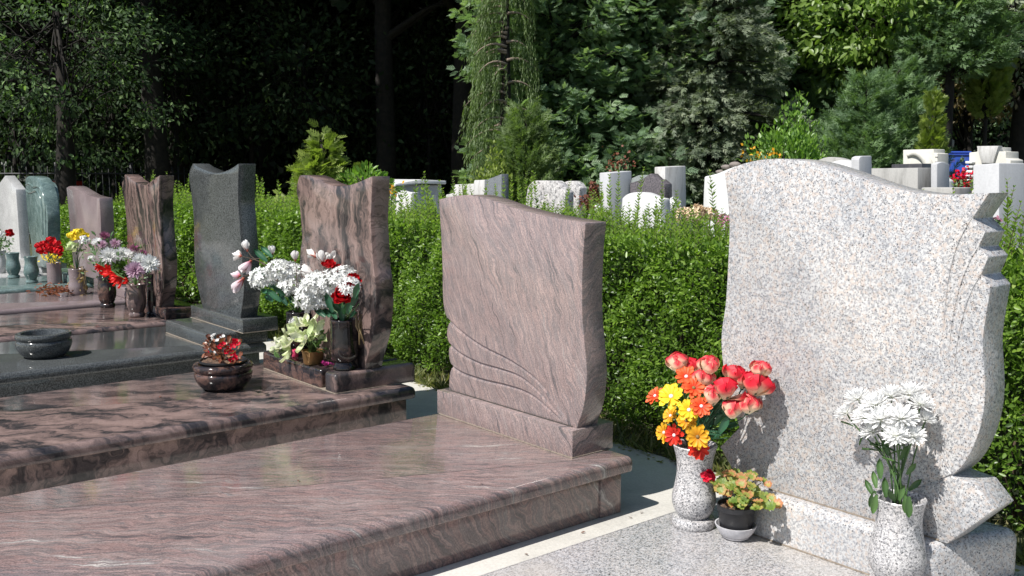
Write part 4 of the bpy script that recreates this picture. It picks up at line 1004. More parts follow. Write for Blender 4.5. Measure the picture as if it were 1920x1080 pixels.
for i in range(34):
    p = goTop + Vector((rnd.uniform(-.05, .06), rnd.uniform(-.12, .08), rnd.uniform(.0, .12))); V, F, k_ = scatter(LEAF, np.array([tuple(p)]), rvec(1), rvec(1) + np.array((0, 0, .5)), rnd.uniform(.03, .06)); a.add(V, F, rnd.random())
for i in range(6):
    p = onX(517 + i * 2, 655 + i * 3, cGo.x - .05); V, F, k_ = scatter(LEAF, np.array([tuple(p)]), np.array([(-.1, .3, -1.0)]), np.array([(-1, 0, .3)]), .05); a.add(V, F, 1.0)
a.build('foliage', L_stem, cg)
p = onX(553, 618, cGo.x + .06)
pom('small white bloom head between the dark vases and the lilies', gA_, goTop + Vector((.01, 0, 0)), onX(556, 606, cGo.x + .02), .085, P_whiteh, 40, 'bloom_head', 'flower', .002, (-.3, -.1, 1), .8, 5, .2)
# fallen pink blossoms on the plinth
fb = thing('fallen_blossom', 'magenta blossom lying on the marbled plinth beside the vase foot', 'flower', Vector((XB + .06, cA.y + .12, ztB)))
a = Acc()
for i in range(9):
    b = Acc(); whorl(b, PT_ROUND, 5, 1.0, .016, 0, .001, 0, .2); a.add(turn(np.concatenate(b.V), Vector((rnd.uniform(-1, 1), rnd.uniform(-1, 1), 1.2))) + np.array((XB + .06 + rnd.uniform(-.02, .02), cA.y + .12 + rnd.uniform(-.03, .03), ztB + .010 + .012 * rnd.random())), np.concatenate(b.F[4]), np.concatenate(b.T[4]), np.concatenate(b.tip))
a.build('petals', petal('magenta_petal', [(0, (.25, .01, .12)), (1, (.48, .05, .25))]), fb, smooth=True)

# --- flowers of the striped grave
gS_ = 'chrysanthemums at the striped headstone'
def foliage_clump(name, label, cat, base, spots, mat, n, s, spread, tpl=LEAF, x=None):
    t = thing(name, label, cat, base); a = Acc()
    for (px, py) in spots:
        p = onX(px, py, (x or base.x)); a.tube([base - ZV * .02, base * .5 + p * .5 + ZV * .02, p], [.003, .002, .0015], 5, rnd.random())
        P = np.array(p) + rng.normal(0, spread, (n, 3)); V, F, k_ = scatter(tpl, P, unit(P - np.array(base)) + rvec(n) * .7, rvec(n) + np.array((-.4, 0, .6)), rng.uniform(.6, 1.2, n) * s); a.add(V, F, rng.random(n).repeat(k_))
    a.build('foliage', mat, t); return t
foliage_clump('leaf_sprig', 'mid green chrysanthemum leaves in the dark vase of the red gladiolus', 'leaves', w2t, [(180, 470), (185, 490), (175, 480), (195, 500), (205, 510), (190, 515), (210, 455), (215, 500), (178, 455), (220, 515)], L_stem, 20, .045, .045)
foliage_clump('leaf_sprig', 'mid green leaves in the reddish brown vase', 'leaves', w1t, [(245, 515), (258, 520), (268, 515), (235, 505), (250, 528), (240, 480), (262, 470)], L_stem, 18, .04, .04)
for lab, px, py, s, mt, b, dx in (
    ('large white chrysanthemum left of the gladiolus vase middle', 205, 481, .15, P_whiteh, w2t, -.08), ('white chrysanthemum behind, right of the large left one', 228, 477, .12, P_whiteh, w2t, -.02),
    ('dusky purple chrysanthemum highest of the bunch', 196, 443, .085, P_purple, w2t, .02), ('white chrysanthemum beneath the dusky purple one', 182, 455, .09, P_white, w2t, .0), ('purple centred white chrysanthemum next to the highest one', 192, 459, .08, P_lilac, w2t, -.04), ('lilac and white chrysanthemum turned to the headstone', 216, 457, .09, P_lilac, w2t, .02), ('small white chrysanthemum at the far left of the bunch', 171, 485, .06, P_white, w2t, 0),
    ('white chrysanthemum above the reddish brown vase, upper middle', 246, 477, .11, P_white, w1t, .02), ('purple chrysanthemum rising behind the white ones', 252, 467, .075, P_purple, w1t, .04), ('dark purple chrysanthemum at the right behind the white ones', 268, 476, .065, P_purple, w1t, .05),
    ('large white chrysanthemum at the right of the reddish brown vase', 281, 495, .14, P_whiteh, w1t, -.04), ('white chrysanthemum left of the large right one', 262, 489, .12, P_whiteh, w1t, -.02), ('pale lilac chrysanthemum in front, just above the rim', 253, 508, .145, P_lilac, w1t, -.10)):
    p = onX(px, py, b.x + dx); mum(lab, gS_, b - ZV * .02, p, s, fan(b, p, .3, .8, .5), mt, False, rays=1.4)
gl = thing('gladiolus', 'red gladiolus stem leaning right out of the dark vase', 'flower', w2t)
A = onX(187, 498, w2t.x - .10); B = onX(247, 530, w2t.x - .12)
a = Acc(); a.tube([w2t, onX(180, 500, w2t.x - .06), A, (A + B) / 2 + ZV * .01, B], [.004] * 5, 6, .9); a.build('stem', L_stem, gl)
a = Acc()
for tt, s in ((.0, .05), (.22, .075), (.36, .085), (.5, .05), (.62, .08), (.74, .085), (.92, .05)):
    p = A.lerp(B, tt) + ZV * rnd.uniform(-.03, .015); b = Acc(); whorl(b, PT_LILY, 6, .75, s, rnd.random(), .004, 0, .2)
    a.add(turn(np.concatenate(b.V), Vector((-.8, -.3 + rnd.uniform(-.4, .4), rnd.uniform(-.3, .5)))) + np.array(p), np.concatenate(b.F[4]), np.concatenate(b.T[4]), np.concatenate(b.tip))
a.build('blossom', petal('scarlet_petal', [(0, (.5, .01, .01)), (1, (.75, .02, .015))]), gl, smooth=True)

# --- roses of the mauve grave
gR = 'roses in the mauve vases'
for lab, px, py, s, mt, b, dx in (
    ('yellow rose at the left of the yellow bunch', 137, 448, .075, P_yellow, x1t, -.02), ('yellow rose in the middle of the yellow bunch', 148, 443, .085, P_yellow, x1t, -.04), ('yellow rose at the top right of the yellow bunch', 156, 446, .07, P_yellow, x1t, .02), ('cream white rose at the right of the yellow bunch', 158, 452, .065, P_white, x1t, -.03), ('pale yellow green rose hanging at the lower left of the yellow bunch', 136, 468, .085, L_cream, x1t, -.04),
    ('red rose at the far left of the red bunch', 74, 466, .07, P_red, x2t, -.02), ('red rose topmost left of the red bunch', 84, 462, .07, P_red, x2t, .0), ('red rose at the top of the red bunch', 95, 456, .075, P_red, x2t, .0), ('red rose at the top right of the red bunch', 105, 461, .07, P_red, x2t, -.01), ('red rose lowest right of the red bunch', 108, 472, .075, P_red, x2t, -.04), ('red rose in the front middle of the red bunch', 92, 470, .08, P_red, x2t, -.05), ('red rose low at the left of the red bunch', 79, 475, .07, P_red, x2t, -.04)):
    p = onX(px, py, b.x + dx); rose(lab, gR, b - ZV * .02, p, s, fan(b, p, .3, .7, .6), mt, 1.3)
foliage_clump('leaf_sprig', 'yellow leaves below the red roses', 'leaves', x2t, [(82, 483), (92, 486), (104, 484), (110, 486), (98, 480)], P_yellow, 14, .04, .025)
foliage_clump('leaf_sprig', 'sparse grey green stalks beneath the yellow roses', 'leaves', x1t, [(146, 470), (152, 480), (150, 462), (158, 470)], L_stem, 7, .035, .02)
wd = thing('withered_stems', 'straw coloured withered stems drooping round the mauve vase', 'dried plant', x1t); a = Acc()
for sgn, n_ in ((1, 5), (-1, 5)):
    for i in range(n_):
        o = Vector((rnd.uniform(-.06, .06), sgn * rnd.uniform(.06, .16), 0)); a.tube([x1t + o * .2, x1t + o * .8 + ZV * .03, x1t + o + ZV * -.12, x1t + o * 1.15 + ZV * -rnd.uniform(.16, .3)], [.002, .003, .003, .0015], 4, rnd.random())
        P = np.array([tuple(x1t + o - ZV * rnd.uniform(.0, .26)) for _ in range(5)]); V, F, k_ = scatter(LEAF, P, rvec(5) + np.array((0, 0, -1)), rvec(5), .05); a.add(V, F, rng.random(5).repeat(k_))
a.build('strands', L_dead, wd)
lp_ = thing('leaf_pile', 'heap of rust brown dry leaves beside the mauve vase', 'leaves', onZ(112, 552, zM)); a = Acc()
n_ = 260; c_ = np.array(onZ(112, 550, zM)); P = c_ + np.stack([rng.normal(0, .09, n_), rng.normal(0, .14, n_), np.abs(rng.normal(0, .035, n_)) + .006], -1)
V, F, k_ = scatter(LEAF, P, rvec(n_) * (1, 1, .4), rvec(n_) * .6 + np.array((0, 0, 1)), rng.uniform(.03, .07, n_)); a.add(V, F, rng.random(n_).repeat(k_)); a.build('leaves', L_rust, lp_)
# --- grey vase flowers
p = onX(17, 438, z1t.x - .02); carnation('red carnation in the grey vase at the left edge', None, z1t - ZV * .02, p, .11, fan(z1t, p, .3, .7))
p = onX(4, 440, z1t.x); carnation('white carnation beside the red one at the left edge', None, z1t - ZV * .02, p, .10, fan(z1t, p, .3, .7), P_whiteh)
foliage_clump('leaf_sprig', 'fresh green leaves in the grey vase at the left edge', 'leaves', z1t, [(4, 458), (8, 450), (12, 462), (0, 455), (6, 465)], L_stem, 20, .05, .04)
# ------------------------------------------------------------------ hedge
def lump(y, z, s=1.0):
    return (np.sin(y * 2.1 * s + 1.3) * np.cos(z * 3.3 * s) + .6 * np.sin(y * 5.3 * s + z * 4.1 * s) + .4 * np.sin(y * 11.7 * s - z * 9.1 * s + 2)) / 2.0
HX0, HX1, HTOP = 3.86, 4.75, 1.13
def hedge():
    h = thing('hedge', 'long clipped privet hedge with loose young shoots running behind the front row of graves', 'hedge', (4.3, 7, 0))
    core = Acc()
    # core sheets, the hedge's inner shade put into their dark colour
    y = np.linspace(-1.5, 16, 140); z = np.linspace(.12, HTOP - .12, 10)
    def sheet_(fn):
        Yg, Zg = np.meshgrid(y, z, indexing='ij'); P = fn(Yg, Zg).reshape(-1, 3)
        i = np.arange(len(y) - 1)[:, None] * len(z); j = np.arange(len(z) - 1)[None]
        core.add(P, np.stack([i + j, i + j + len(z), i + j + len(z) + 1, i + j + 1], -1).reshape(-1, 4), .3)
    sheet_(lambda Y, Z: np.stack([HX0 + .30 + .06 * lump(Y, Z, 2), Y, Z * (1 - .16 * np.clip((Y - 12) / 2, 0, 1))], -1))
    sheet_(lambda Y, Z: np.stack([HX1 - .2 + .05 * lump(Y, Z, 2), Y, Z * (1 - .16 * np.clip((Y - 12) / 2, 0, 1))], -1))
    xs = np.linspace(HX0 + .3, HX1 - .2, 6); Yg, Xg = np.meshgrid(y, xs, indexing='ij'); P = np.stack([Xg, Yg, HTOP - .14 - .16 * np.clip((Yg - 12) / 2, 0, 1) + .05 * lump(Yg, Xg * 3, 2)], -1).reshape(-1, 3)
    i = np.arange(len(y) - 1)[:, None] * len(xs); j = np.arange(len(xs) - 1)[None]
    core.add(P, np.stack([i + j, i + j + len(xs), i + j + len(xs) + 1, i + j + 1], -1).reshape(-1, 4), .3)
    core.build('inner_shade_core', L_core, h)
    # woody stems at the foot
    tw = Acc(); st = tw
    for i in range(120):
        y0 = rnd.uniform(-1, 14); b = Vector((HX0 + rnd.uniform(.15, .5), y0, 0))
        st.tube([b, b + Vector((rnd.uniform(-.15, .1), rnd.uniform(-.1, .1), .25)), b + Vector((rnd.uniform(-.25, .1), rnd.uniform(-.2, .2), .6))], [.011, .008, .004], 5)
    lv = Acc()
    def face_leaves(n, ya, yb, size, tpl, deep):
        yy = rng.uniform(ya, yb, n); zz = .03 + (HTOP - .02 - .16 * np.clip((yy - 12) / 2, 0, 1)) * rng.uniform(0, 1, n) ** .85
        l = lump(yy, zz); l2 = lump(yy * 3.1, zz * 3.1)
        thin = rng.uniform(0, 1, n) < .55 + .45 * np.clip(l + l2 * .7 + zz * .6, -1, 1); yy, zz, l, l2 = yy[thin], zz[thin], l[thin], l2[thin]; n = len(yy)
        dp = rng.exponential(deep, n)
        under = np.clip((.35 - zz) / .35, 0, 1)
        xx = HX0 - .07 * l - .05 * l2 + dp + .18 * under ** 1.5
        P = np.stack([xx, yy, zz], -1)
        shoot = np.stack([np.full(n, -.75), rng.normal(0, .35, n), rng.uniform(.1, 1.0, n)], -1)
        ax = unit(unit(shoot) * .7 + rvec(n) * .8); nm = unit(np.array((-.5, 0, .75)) + rvec(n) * .75)
        V, F, k = scatter(tpl, P, ax, nm, size * rng.uniform(.55, 1.15, n))
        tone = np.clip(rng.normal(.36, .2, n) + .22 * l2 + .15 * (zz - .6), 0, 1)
        lv.add(V, F, tone.repeat(k))
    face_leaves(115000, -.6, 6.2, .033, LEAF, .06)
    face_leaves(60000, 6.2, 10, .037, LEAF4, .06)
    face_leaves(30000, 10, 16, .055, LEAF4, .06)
    def top_leaves(n, ya, yb, size, tpl):
        yy = rng.uniform(ya, yb, n); xx = rng.uniform(HX0 - .03, HX1, n); l2 = lump(yy * 2.5, xx * 4)
        P = np.stack([xx, yy, HTOP - .02 - .16 * np.clip((yy - 12) / 2, 0, 1) + .05 * l2 - rng.exponential(.05, n)], -1)
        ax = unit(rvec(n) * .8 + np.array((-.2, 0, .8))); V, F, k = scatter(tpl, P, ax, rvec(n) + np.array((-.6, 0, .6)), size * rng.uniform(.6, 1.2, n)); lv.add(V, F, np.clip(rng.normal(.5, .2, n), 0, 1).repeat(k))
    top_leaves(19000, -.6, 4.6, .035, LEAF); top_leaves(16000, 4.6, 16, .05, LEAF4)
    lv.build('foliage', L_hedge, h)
    sh = Acc()
    for i in range(2300):
        y0 = rnd.uniform(-.8, 15.5); x0 = rnd.uniform(HX0 - .02, HX1 - .05); far = y0 > 6
        if far and rnd.random() < .25 or y0 > 12.2 and rnd.random() < .75: continue
        Ls = rnd.uniform(.10, .30) * (1.5 if rnd.random() < .14 else .8)
        b = Vector((x0, y0, HTOP - .08 - .16 * min(1, max(0, (y0 - 12) / 2)) + .05 * float(lump(y0 * 2.5, x0 * 4)))); d = Vector((rnd.uniform(-.25, .15), rnd.uniform(-.22, .22), 1)).normalized()
        e = b + d * Ls + Vector((rnd.uniform(-.02, .02), rnd.uniform(-.02, .02), 0))
        tw.tube([b, (b + e) / 2, e], [.0022, .0017, .001], 4)
        m = int(Ls / .019); t = np.repeat(np.linspace(.12, 1, m), 2); an = np.repeat(np.arange(m) * 1.57, 2) + np.tile([0, math.pi], m) + rng.normal(0, .3, 2 * m)
        P = np.array(b) + (np.array(e) - np.array(b)) * t[:, None]
        ax = unit(np.stack([np.cos(an), np.sin(an), np.full(2 * m, .9)], -1)); nm = unit(np.stack([-np.cos(an), -np.sin(an), np.full(2 * m, 1.1)], -1))
        V, F, k = scatter(LEAF4 if far else LEAF, P, ax, nm, np.where(t > .85, .6, 1) * .036 * rng.uniform(.7, 1.15, 2 * m) * (1.2 if far else 1)); sh.add(V, F, rng.random(2 * m).repeat(k))
    sh.build('young_shoots', L_shoot, h); tw.build('twigs', M_twig, h)
hedge()
# grass and weeds at the hedge foot
a = Acc(); n = 9000
P = np.stack([HX0 - .06 + rng.exponential(.11, n) - .06, rng.uniform(.4, 9, n), np.zeros(n)], -1)
keep = lump(P[:, 1] * 3, P[:, 0] * 5) + rng.uniform(-.3, .9, n) > 0; P = P[keep]; n = len(P)
V, F, k = scatter(LEAF4, P, unit(rvec(n) * (.8, .8, .3) + np.array((-.1, 0, .75))), rvec(n), rng.uniform(.04, .13, n), rng.uniform(.12, .3, n)); a.add(V, F, rng.random(n).repeat(k))
n = 1500; P = np.stack([rng.normal(HX0 - .08, .05, n), rng.uniform(.4, 9, n), rng.uniform(.005, .02, n)], -1); V, F, k = scatter(LEAF4, P, rvec(n) * (1, 1, .2), rvec(n) * .4 + np.array((0, 0, 1)), rng.uniform(.02, .045, n)); a.add(V, F, rng.uniform(.7, 1, n).repeat(k))
setp(a.build('hedge_foot_grass', L_grass), 'thin dry grass and fallen leaves along the foot of the hedge', 'grass', kind='stuff')
for lab, px, py, zz in (('dark leaf scrap on the pale concrete strip, nearest the camera', 983, 1038, .004), ('dark leaf scrap on the middle of the pale concrete strip', 1089, 999, .004), ('dark leaf scrap on the pale strip near the corner of the pink grave', 1186, 971, .004), ('curled leaf scrap on the pale strip beside the corner shadow', 1206, 960, .004),
    ('brown curled leaf on the wavy pink slab near its edge', 900, 905, .26), ('small brown leaf far out on the wavy pink slab', 560, 900, .26), ('brown leaf on the black and pink slab left of the planted bowl', 300, 745, .28)):
    p = onZ(px, py, zz + .004); V, F, k = scatter(LEAF, np.array([tuple(p)]), np.array([(rnd.uniform(-1, 1), rnd.uniform(-1, 1), .15)]), np.array([(rnd.uniform(-.5, .5), rnd.uniform(-.5, .5), 1.0)]), .022); setp(npobj('dry_leaf', V, [F], L_rust, None, np.full(len(F), .3)), lab, 'leaf', 'fallen leaves')

# ------------------------------------------------------------------ older graves beyond the hedge
def slab_on(name, label, segs, axis, val, thick, mat, cat='gravestone', extra=None, bev=.01, group='older gravestones beyond the hedge', n=3):
    f = onX if axis == 0 else onY
    lp = [f(p.x, p.y, val) for p in outline(segs, n)]
    l0, l1 = lp[0].copy(), lp[-1].copy(); l0.z = 0; l1.z = 0; lp = [l0] + lp + [l1]
    c = sum(lp, Vector()) / len(lp); c.z = 0
    t = thing(name, label, cat, c, group)
    v = Vector((thick, 0, 0)) if axis == 0 else Vector((0, thick, 0))
    bmobj('body', extrude(lp, v, bev, 2), mat, t)
    return t
def poly(*p): return [[p[i], p[i + 1]] for i in range(len(p) - 1)]
# gabled tomb, left
t = slab_on('gravestone', 'broad white tomb with a low gabled lid, left of the wavy pink headstone', poly((744, 347), (828, 347)), 1, 10.8, .55, M_grst)
p0, p1, p2, p3, p4, p5 = [onY(x, y, 10.72) for x, y in ((741, 350), (741, 344), (788, 336.5), (837, 339), (837, 345.5), (790, 345))]
bmobj('lid', extrude([p0, p1, p2, p3, p4, p5], Vector((0, .72, 0)), .012), M_white, t)
bmobj('panel', extrude([onY(x, y, 10.79) for x, y in ((772, 400), (772, 366), (818, 366), (818, 400))], Vector((0, .02, 0)), .004), M_white, t)
t = slab_on('gravestone', 'small white marble headstone with an oval portrait ring, in front of the gabled tomb', [[(731, 400), (731, 362)], [(731, 362), (737, 358.5), (748, 357.5), (757, 360)], [(757, 360), (772, 361)], [(772, 361), (770, 400)]], 0, 6.1, .10, M_white)
a = Acc(); cx = onX(738.5, 368.5, 6.09); ring = [cx + Vector((0, math.cos(i / 24 * 6.2832) * .026, math.sin(i / 24 * 6.2832) * .045)) for i in range(25)]; a.tube(ring, .007, 6); a.build('portrait_ring', M_iron, t, smooth=True)
slab_on('gravestone', 'stepped whitish limestone block left of the slanted dark stone', poly((836, 372), (836, 365), (850, 362), (852, 346), (888, 344.5), (889, 338), (911, 337), (911, 372)), 0, 8.0, .3, M_white2)
slab_on('gravestone', 'slanted dark grey headstone rising to its right corner', [[(908, 372), (908, 337.5)], [(908, 337.5), (918, 334.5), (930, 330), (940, 326)], [(940, 326), (941, 380)]], 0, 7.7, .12, fine_stone('slate_grey_granite', (.10, .11, .12), (.24, .25, .26), 80, .4))
slab_on('gravestone', 'rough speckled granite headstone with broken shoulders and a dark right end', [[(984, 420), (986, 372)], [(986, 372), (990, 350), (999, 340), (1006, 338.5)], [(1006, 338.5), (1039, 339)], [(1039, 339), (1046, 344), (1052, 353), (1060, 360)], [(1060, 360), (1059, 400), (1056, 420)]], 0, 7.2, .13, M_speck)
slab_on('gravestone', 'paler granite headstone just behind the broken shouldered one', [[(1052, 420), (1054, 344)], [(1054, 344), (1062, 340), (1072, 339.5), (1080, 343), (1083, 347)], [(1083, 347), (1087, 352)], [(1087, 352), (1085, 380), (1084, 420)]], 0, 7.7, .12, M_speck)
slab_on('gravestone', 'tall white pillar stone with a grey shaded face, left of the dark peaked stone', poly((1143.5, 425), (1143, 324), (1184.5, 320.5), (1184.5, 425)), 1, 8.0, .17, M_grst)
slab_on('gravestone', 'grey green round topped stone behind the dark peaked one', [[(1181, 400), (1183, 340), (1187, 333)], [(1187, 333), (1196, 329), (1207, 328), (1217, 329.5), (1222, 335)], [(1222, 335), (1222, 400)]], 0, 8.3, .1, fine_stone('grey_green_stone', (.16, .18, .17), (.30, .33, .32), 90, .5))
slab_on('gravestone', 'dark purplish grey headstone with a stepped peak', [[(1181, 410), (1181, 343)], [(1181, 343), (1195, 339), (1207, 333.5)], [(1207, 333.5), (1219, 325)], poly((1219, 325), (1231, 336.5), (1234, 335.5), (1245, 344.5))[0], [(1231, 336.5), (1235, 336)], [(1235, 336), (1246, 345)], [(1246, 345), (1246, 370), (1243, 410)]], 0, 7.6, .12, fine_stone('purplish_grey_granite', (.06, .052, .058), (.17, .15, .155), 60, .35))
slab_on('gravestone', 'low white marble headstone with a soft hump, nearest behind the hedge', [[(1162, 445), (1164, 400), (1166.5, 372)], [(1166.5, 372), (1174, 365), (1187, 361), (1203, 361), (1215, 365), (1226, 370), (1239, 373)], [(1239, 373), (1240, 400), (1243, 445)]], 0, 6.7, .13, M_white)
slab_on('gravestone', 'tall white pillar stone streaked with rust, right of the dark peaked stone', poly((1247, 400), (1247, 313), (1286, 311), (1287, 400)), 1, 7.8, .17, M_white2)
slab_on('gravestone', 'rust streaked pillar plinth of stacked grey steps', poly((1256, 400), (1256, 391), (1300, 390), (1300, 400)), 1, 7.55, .5, M_conc)
slab_on('gravestone', 'broad bright white headstone partly hidden by the pale speckled headstone', [[(1318, 450), (1318, 400), (1319, 360), (1320.5, 331)], [(1320.5, 331), (1335, 328), (1348, 324), (1362, 318), (1380, 311)], [(1380, 311), (1385, 450)]], 0, 6.4, .14, M_white)
for px, py, s, lab in ((1350, 322, .03, 'pale pebble lying left on the bright white headstone'), (1361, 313, .034, 'dark pebble lying in the middle of the bright white headstone top'), (1378, 308.5, .042, 'long flat pebble lying right on the bright white headstone')):
    p = onX(px, py, 6.46); V, F = ball(s, 14, 8, .55); V = V * np.array((.9, 1.35, 1)) + rng.normal(0, s * .04, V.shape); o = npobj('pebble', V + np.array(p), [F], M_pebble, None, smooth=True); setp(o, lab, 'pebble', 'pebbles on the white headstone')
# right hand group
slab_on('gravestone', 'low white stone top showing above the left of the pale headstone', poly((1499, 330), (1499, 294), (1532, 294), (1532, 330)), 0, 12.5, .2, M_white2)
slab_on('gravestone', 'low grey arched stone right of the low white one', [[(1530, 330), (1532, 301)], [(1532, 301), (1545, 296), (1558, 294.5), (1575, 298), (1590, 303)], [(1590, 303), (1590, 330)]], 0, 11.6, .2, M_conc)
slab_on('gravestone', 'long low white gabled slab left of the round shouldered stone', [[(1556, 340), (1558, 304)], [(1558, 304), (1578, 300.5), (1612, 306.5)], [(1612, 306.5), (1612, 340)]], 0, 9.6, .25, M_white)
slab_on('gravestone', 'small round shouldered white stone with a grey face', [[(1611, 340), (1611, 298)], [(1611, 298), (1613, 294.5), (1617, 292.5)], [(1617, 292.5), (1635, 292)], [(1635, 292), (1635, 340)]], 1, 4.6, .08, M_grst)
slab_on('gravestone', 'wide weathered concrete tomb wall with black streaks', poly((1588, 360), (1590, 316.5), (1721, 314.5), (1721, 360)), 0, 8.4, .42, M_conc, bev=.006)
slab_on('gravestone', 'dark slab lying across the top behind the concrete tomb', poly((1671, 330), (1671, 308), (1729, 306.5), (1729, 330)), 0, 9.6, .2, M_blk)
t = slab_on('gravestone', 'cream stone carved with an arching palm frond in relief', [[(1693, 360), (1693, 281)], [(1693, 281), (1751, 279.5)], [(1751, 279.5), (1751, 287)], [(1751, 287), (1758, 287.5)], [(1758, 287.5), (1757, 360)]], 0, 10.4, .25, M_cream, bev=.008)
a = Acc(); pts = [onX(x, y, 10.4) for x, y in crom([(1702, 292), (1712, 288), (1722, 288), (1731, 293), (1738, 301), (1742, 313), (1743, 330), (1742, 350)], 4)]
a.tube(pts, [.02 + .035 * math.sin(math.pi * min(1, (i + 1) / len(pts) * .75)) for i in range(len(pts))], 8); a.build('palm_relief', M_cream, t, smooth=True)
for k in range(5):
    q = [onX(x, y, 10.395) for x, y in ((1753, 293 + k * 9), (1758, 293 + k * 9), (1758, 295 + k * 9), (1753, 295 + k * 9))]; bmobj('course_joint', extrude(q, Vector((.01, 0, 0)), .001), M_conc, t)
slab_on('gravestone', 'grey faced white stone with a sloped top right of the palm carving', [[(1757, 350), (1757, 307)], [(1757, 307), (1766, 303.5), (1773, 304)], [(1773, 304), (1781, 308)], [(1781, 308), (1781, 350)]], 1, 4.35, .06, M_grst)
slab_on('gravestone', 'low arched white stone in front of the palm carving', [[(1731, 370), (1731, 335)], [(1731, 335), (1745, 329), (1757, 328), (1768, 332), (1779, 339)], [(1779, 339), (1779, 370)]], 0, 8.9, .1, M_white)
slab_on('gravestone', 'grey kerb block below the arched white stone', poly((1726, 380), (1727, 351.5), (1790, 352), (1790, 380)), 0, 8.0, .3, M_conc)
t = slab_on('gravestone', 'stepped cream monument with a wedge shaped centre stone', poly((1817, 360), (1817, 286), (1832, 284.5), (1832, 277), (1872, 276), (1872, 284), (1886, 284), (1886, 297), (1895, 300), (1895, 360)), 0, 12.0, .35, M_cream, bev=.01)
q = [onX(x, y, 11.96) for x, y in ((1840, 306), (1831, 274), (1872, 273.5), (1862, 306))]; bmobj('wedge_stone', extrude(q, Vector((.12, 0, 0)), .008), M_white2, t)
for k in range(5):
    q = [onX(x, y, 11.92) for x, y in ((1809, 302 + k * 8.5), (1823, 302 + k * 8.5), (1823, 307 + k * 8.5), (1809, 307 + k * 8.5))]; bmobj('ribbed_course', extrude(q, Vector((.4, 0, 0)), .012), M_white, t)
t = slab_on('gravestone', 'big white and grey box tomb at the right edge behind the notched headstone', poly((1824, 480), (1824, 309), (1873.5, 305.5), (1873.5, 480)), 0, 7.6, 1.1, M_grst, bev=.01)
p = onX(1824, 309, 7.6); q = onX(1873.5, 305.5, 7.6); bmobj('ledge', box_bm((7.5, q.y - .08, .0), (8.9, p.y + .06, onX(1850, 470, 7.5).z), bev=.01), M_conc, t)
# wheelie bin
cb = atD(1783, 17.0); kb_ = 17.0 / FPX
blk = thing('concrete_block', 'weathered concrete block carrying the blue bin', 'block', cb)
zb0 = EYE - (330 - 322) * kb_ - .35
def obox(c, hw, hd, z0, z1, tw=1.0, bev=.01):
    b = bmesh.new(); R_ = RV; F_ = hv; vs = []
    for z_, s in ((z0, 1.0), (z1, tw)):
        for a_, d_ in ((-1, -1), (1, -1), (1, 1), (-1, 1)): vs.append(b.verts.new(Vector((c.x, c.y, 0)) + R_ * a_ * hw * s + F_ * d_ * hd * s + ZV * z_))
    for f in ((0, 3, 2, 1), (4, 5, 6, 7), (0, 1, 5, 4), (1, 2, 6, 5), (2, 3, 7, 6), (3, 0, 4, 7)): b.faces.new([vs[i] for i in f])
    bmesh.ops.bevel(b, geom=list(b.edges), offset=bev, segments=2, affect='EDGES'); return b
bmobj('body', obox(cb, .3, .3, 0, zb0), M_conc, blk)
bn = thing('wheelie_bin', 'blue plastic wheelie bin with rusty stains behind the gravestones', 'bin', cb + ZV * zb0)
zt_ = EYE + (322 - 291) * kb_
def bluebin():
    t = NT('stained_blue_plastic'); o = t.obj(); n = t.noise(o, 9, 6, .7)
    return t.set(Base__Color=t.mix(t.ramp(n.outputs['Fac'], [(.55, (0,)*3), (.68, (.75,)*3)]), (.04, .11, .52), (.20, .09, .06)), Roughness=.45)
MB_ = bluebin()
bmobj('body', obox(cb, .155, .16, zb0 + .02, zt_, 1.18, .015), MB_, bn)
bmobj('rim', obox(cb, .20, .205, zt_ - .015, zt_ + .025, 1, .01), M_blue, bn)
bl_ = bmobj('lid', obox(cb, .205, .21, zt_ + .026, zt_ + .06, .96, .012), M_blue, bn)
a = Acc(); a.tube([cb - hv * .2 + RV * .03 + ZV * (zt_ - .07), cb - hv * .215 + RV * .03 + ZV * (zt_ - .09)], .035, 14); a.build('lock_disc', M_blackpl, bn)
a = Acc(); a.tube([cb + RV * -.19 + hv * .2 + ZV * (zt_ + .03), cb + RV * .19 + hv * .2 + ZV * (zt_ + .03)], .02, 8); a.build('handle', M_blue, bl_)
for s in (-1, 1): a = Acc(); a.tube([cb + RV * s * .15 + hv * .16 + ZV * (zb0 + .09), cb + RV * s * .19 + hv * .16 + ZV * (zb0 + .09)], .09, 16); a.build('wheel', M_blackpl, bn)
# grey lantern post and figure beside the bin
sp_ = atD(1772, 19.5); ks = 19.5 / FPX
st = thing('stone_post', 'slim grey stone post with a pointed top behind the blue bin', 'post', sp_)
a = Acc(); zz = EYE + (322 - 255) * ks
V, F = lathe([(.0005, 0), (.07, 0), (.06, zz - .45), (.05, zz - .25), (.085, zz - .22), (.085, zz - .1), (.05, zz - .08), (.0005, zz)], sp_, 12); npobj('shaft', V, [F], M_iron, st)

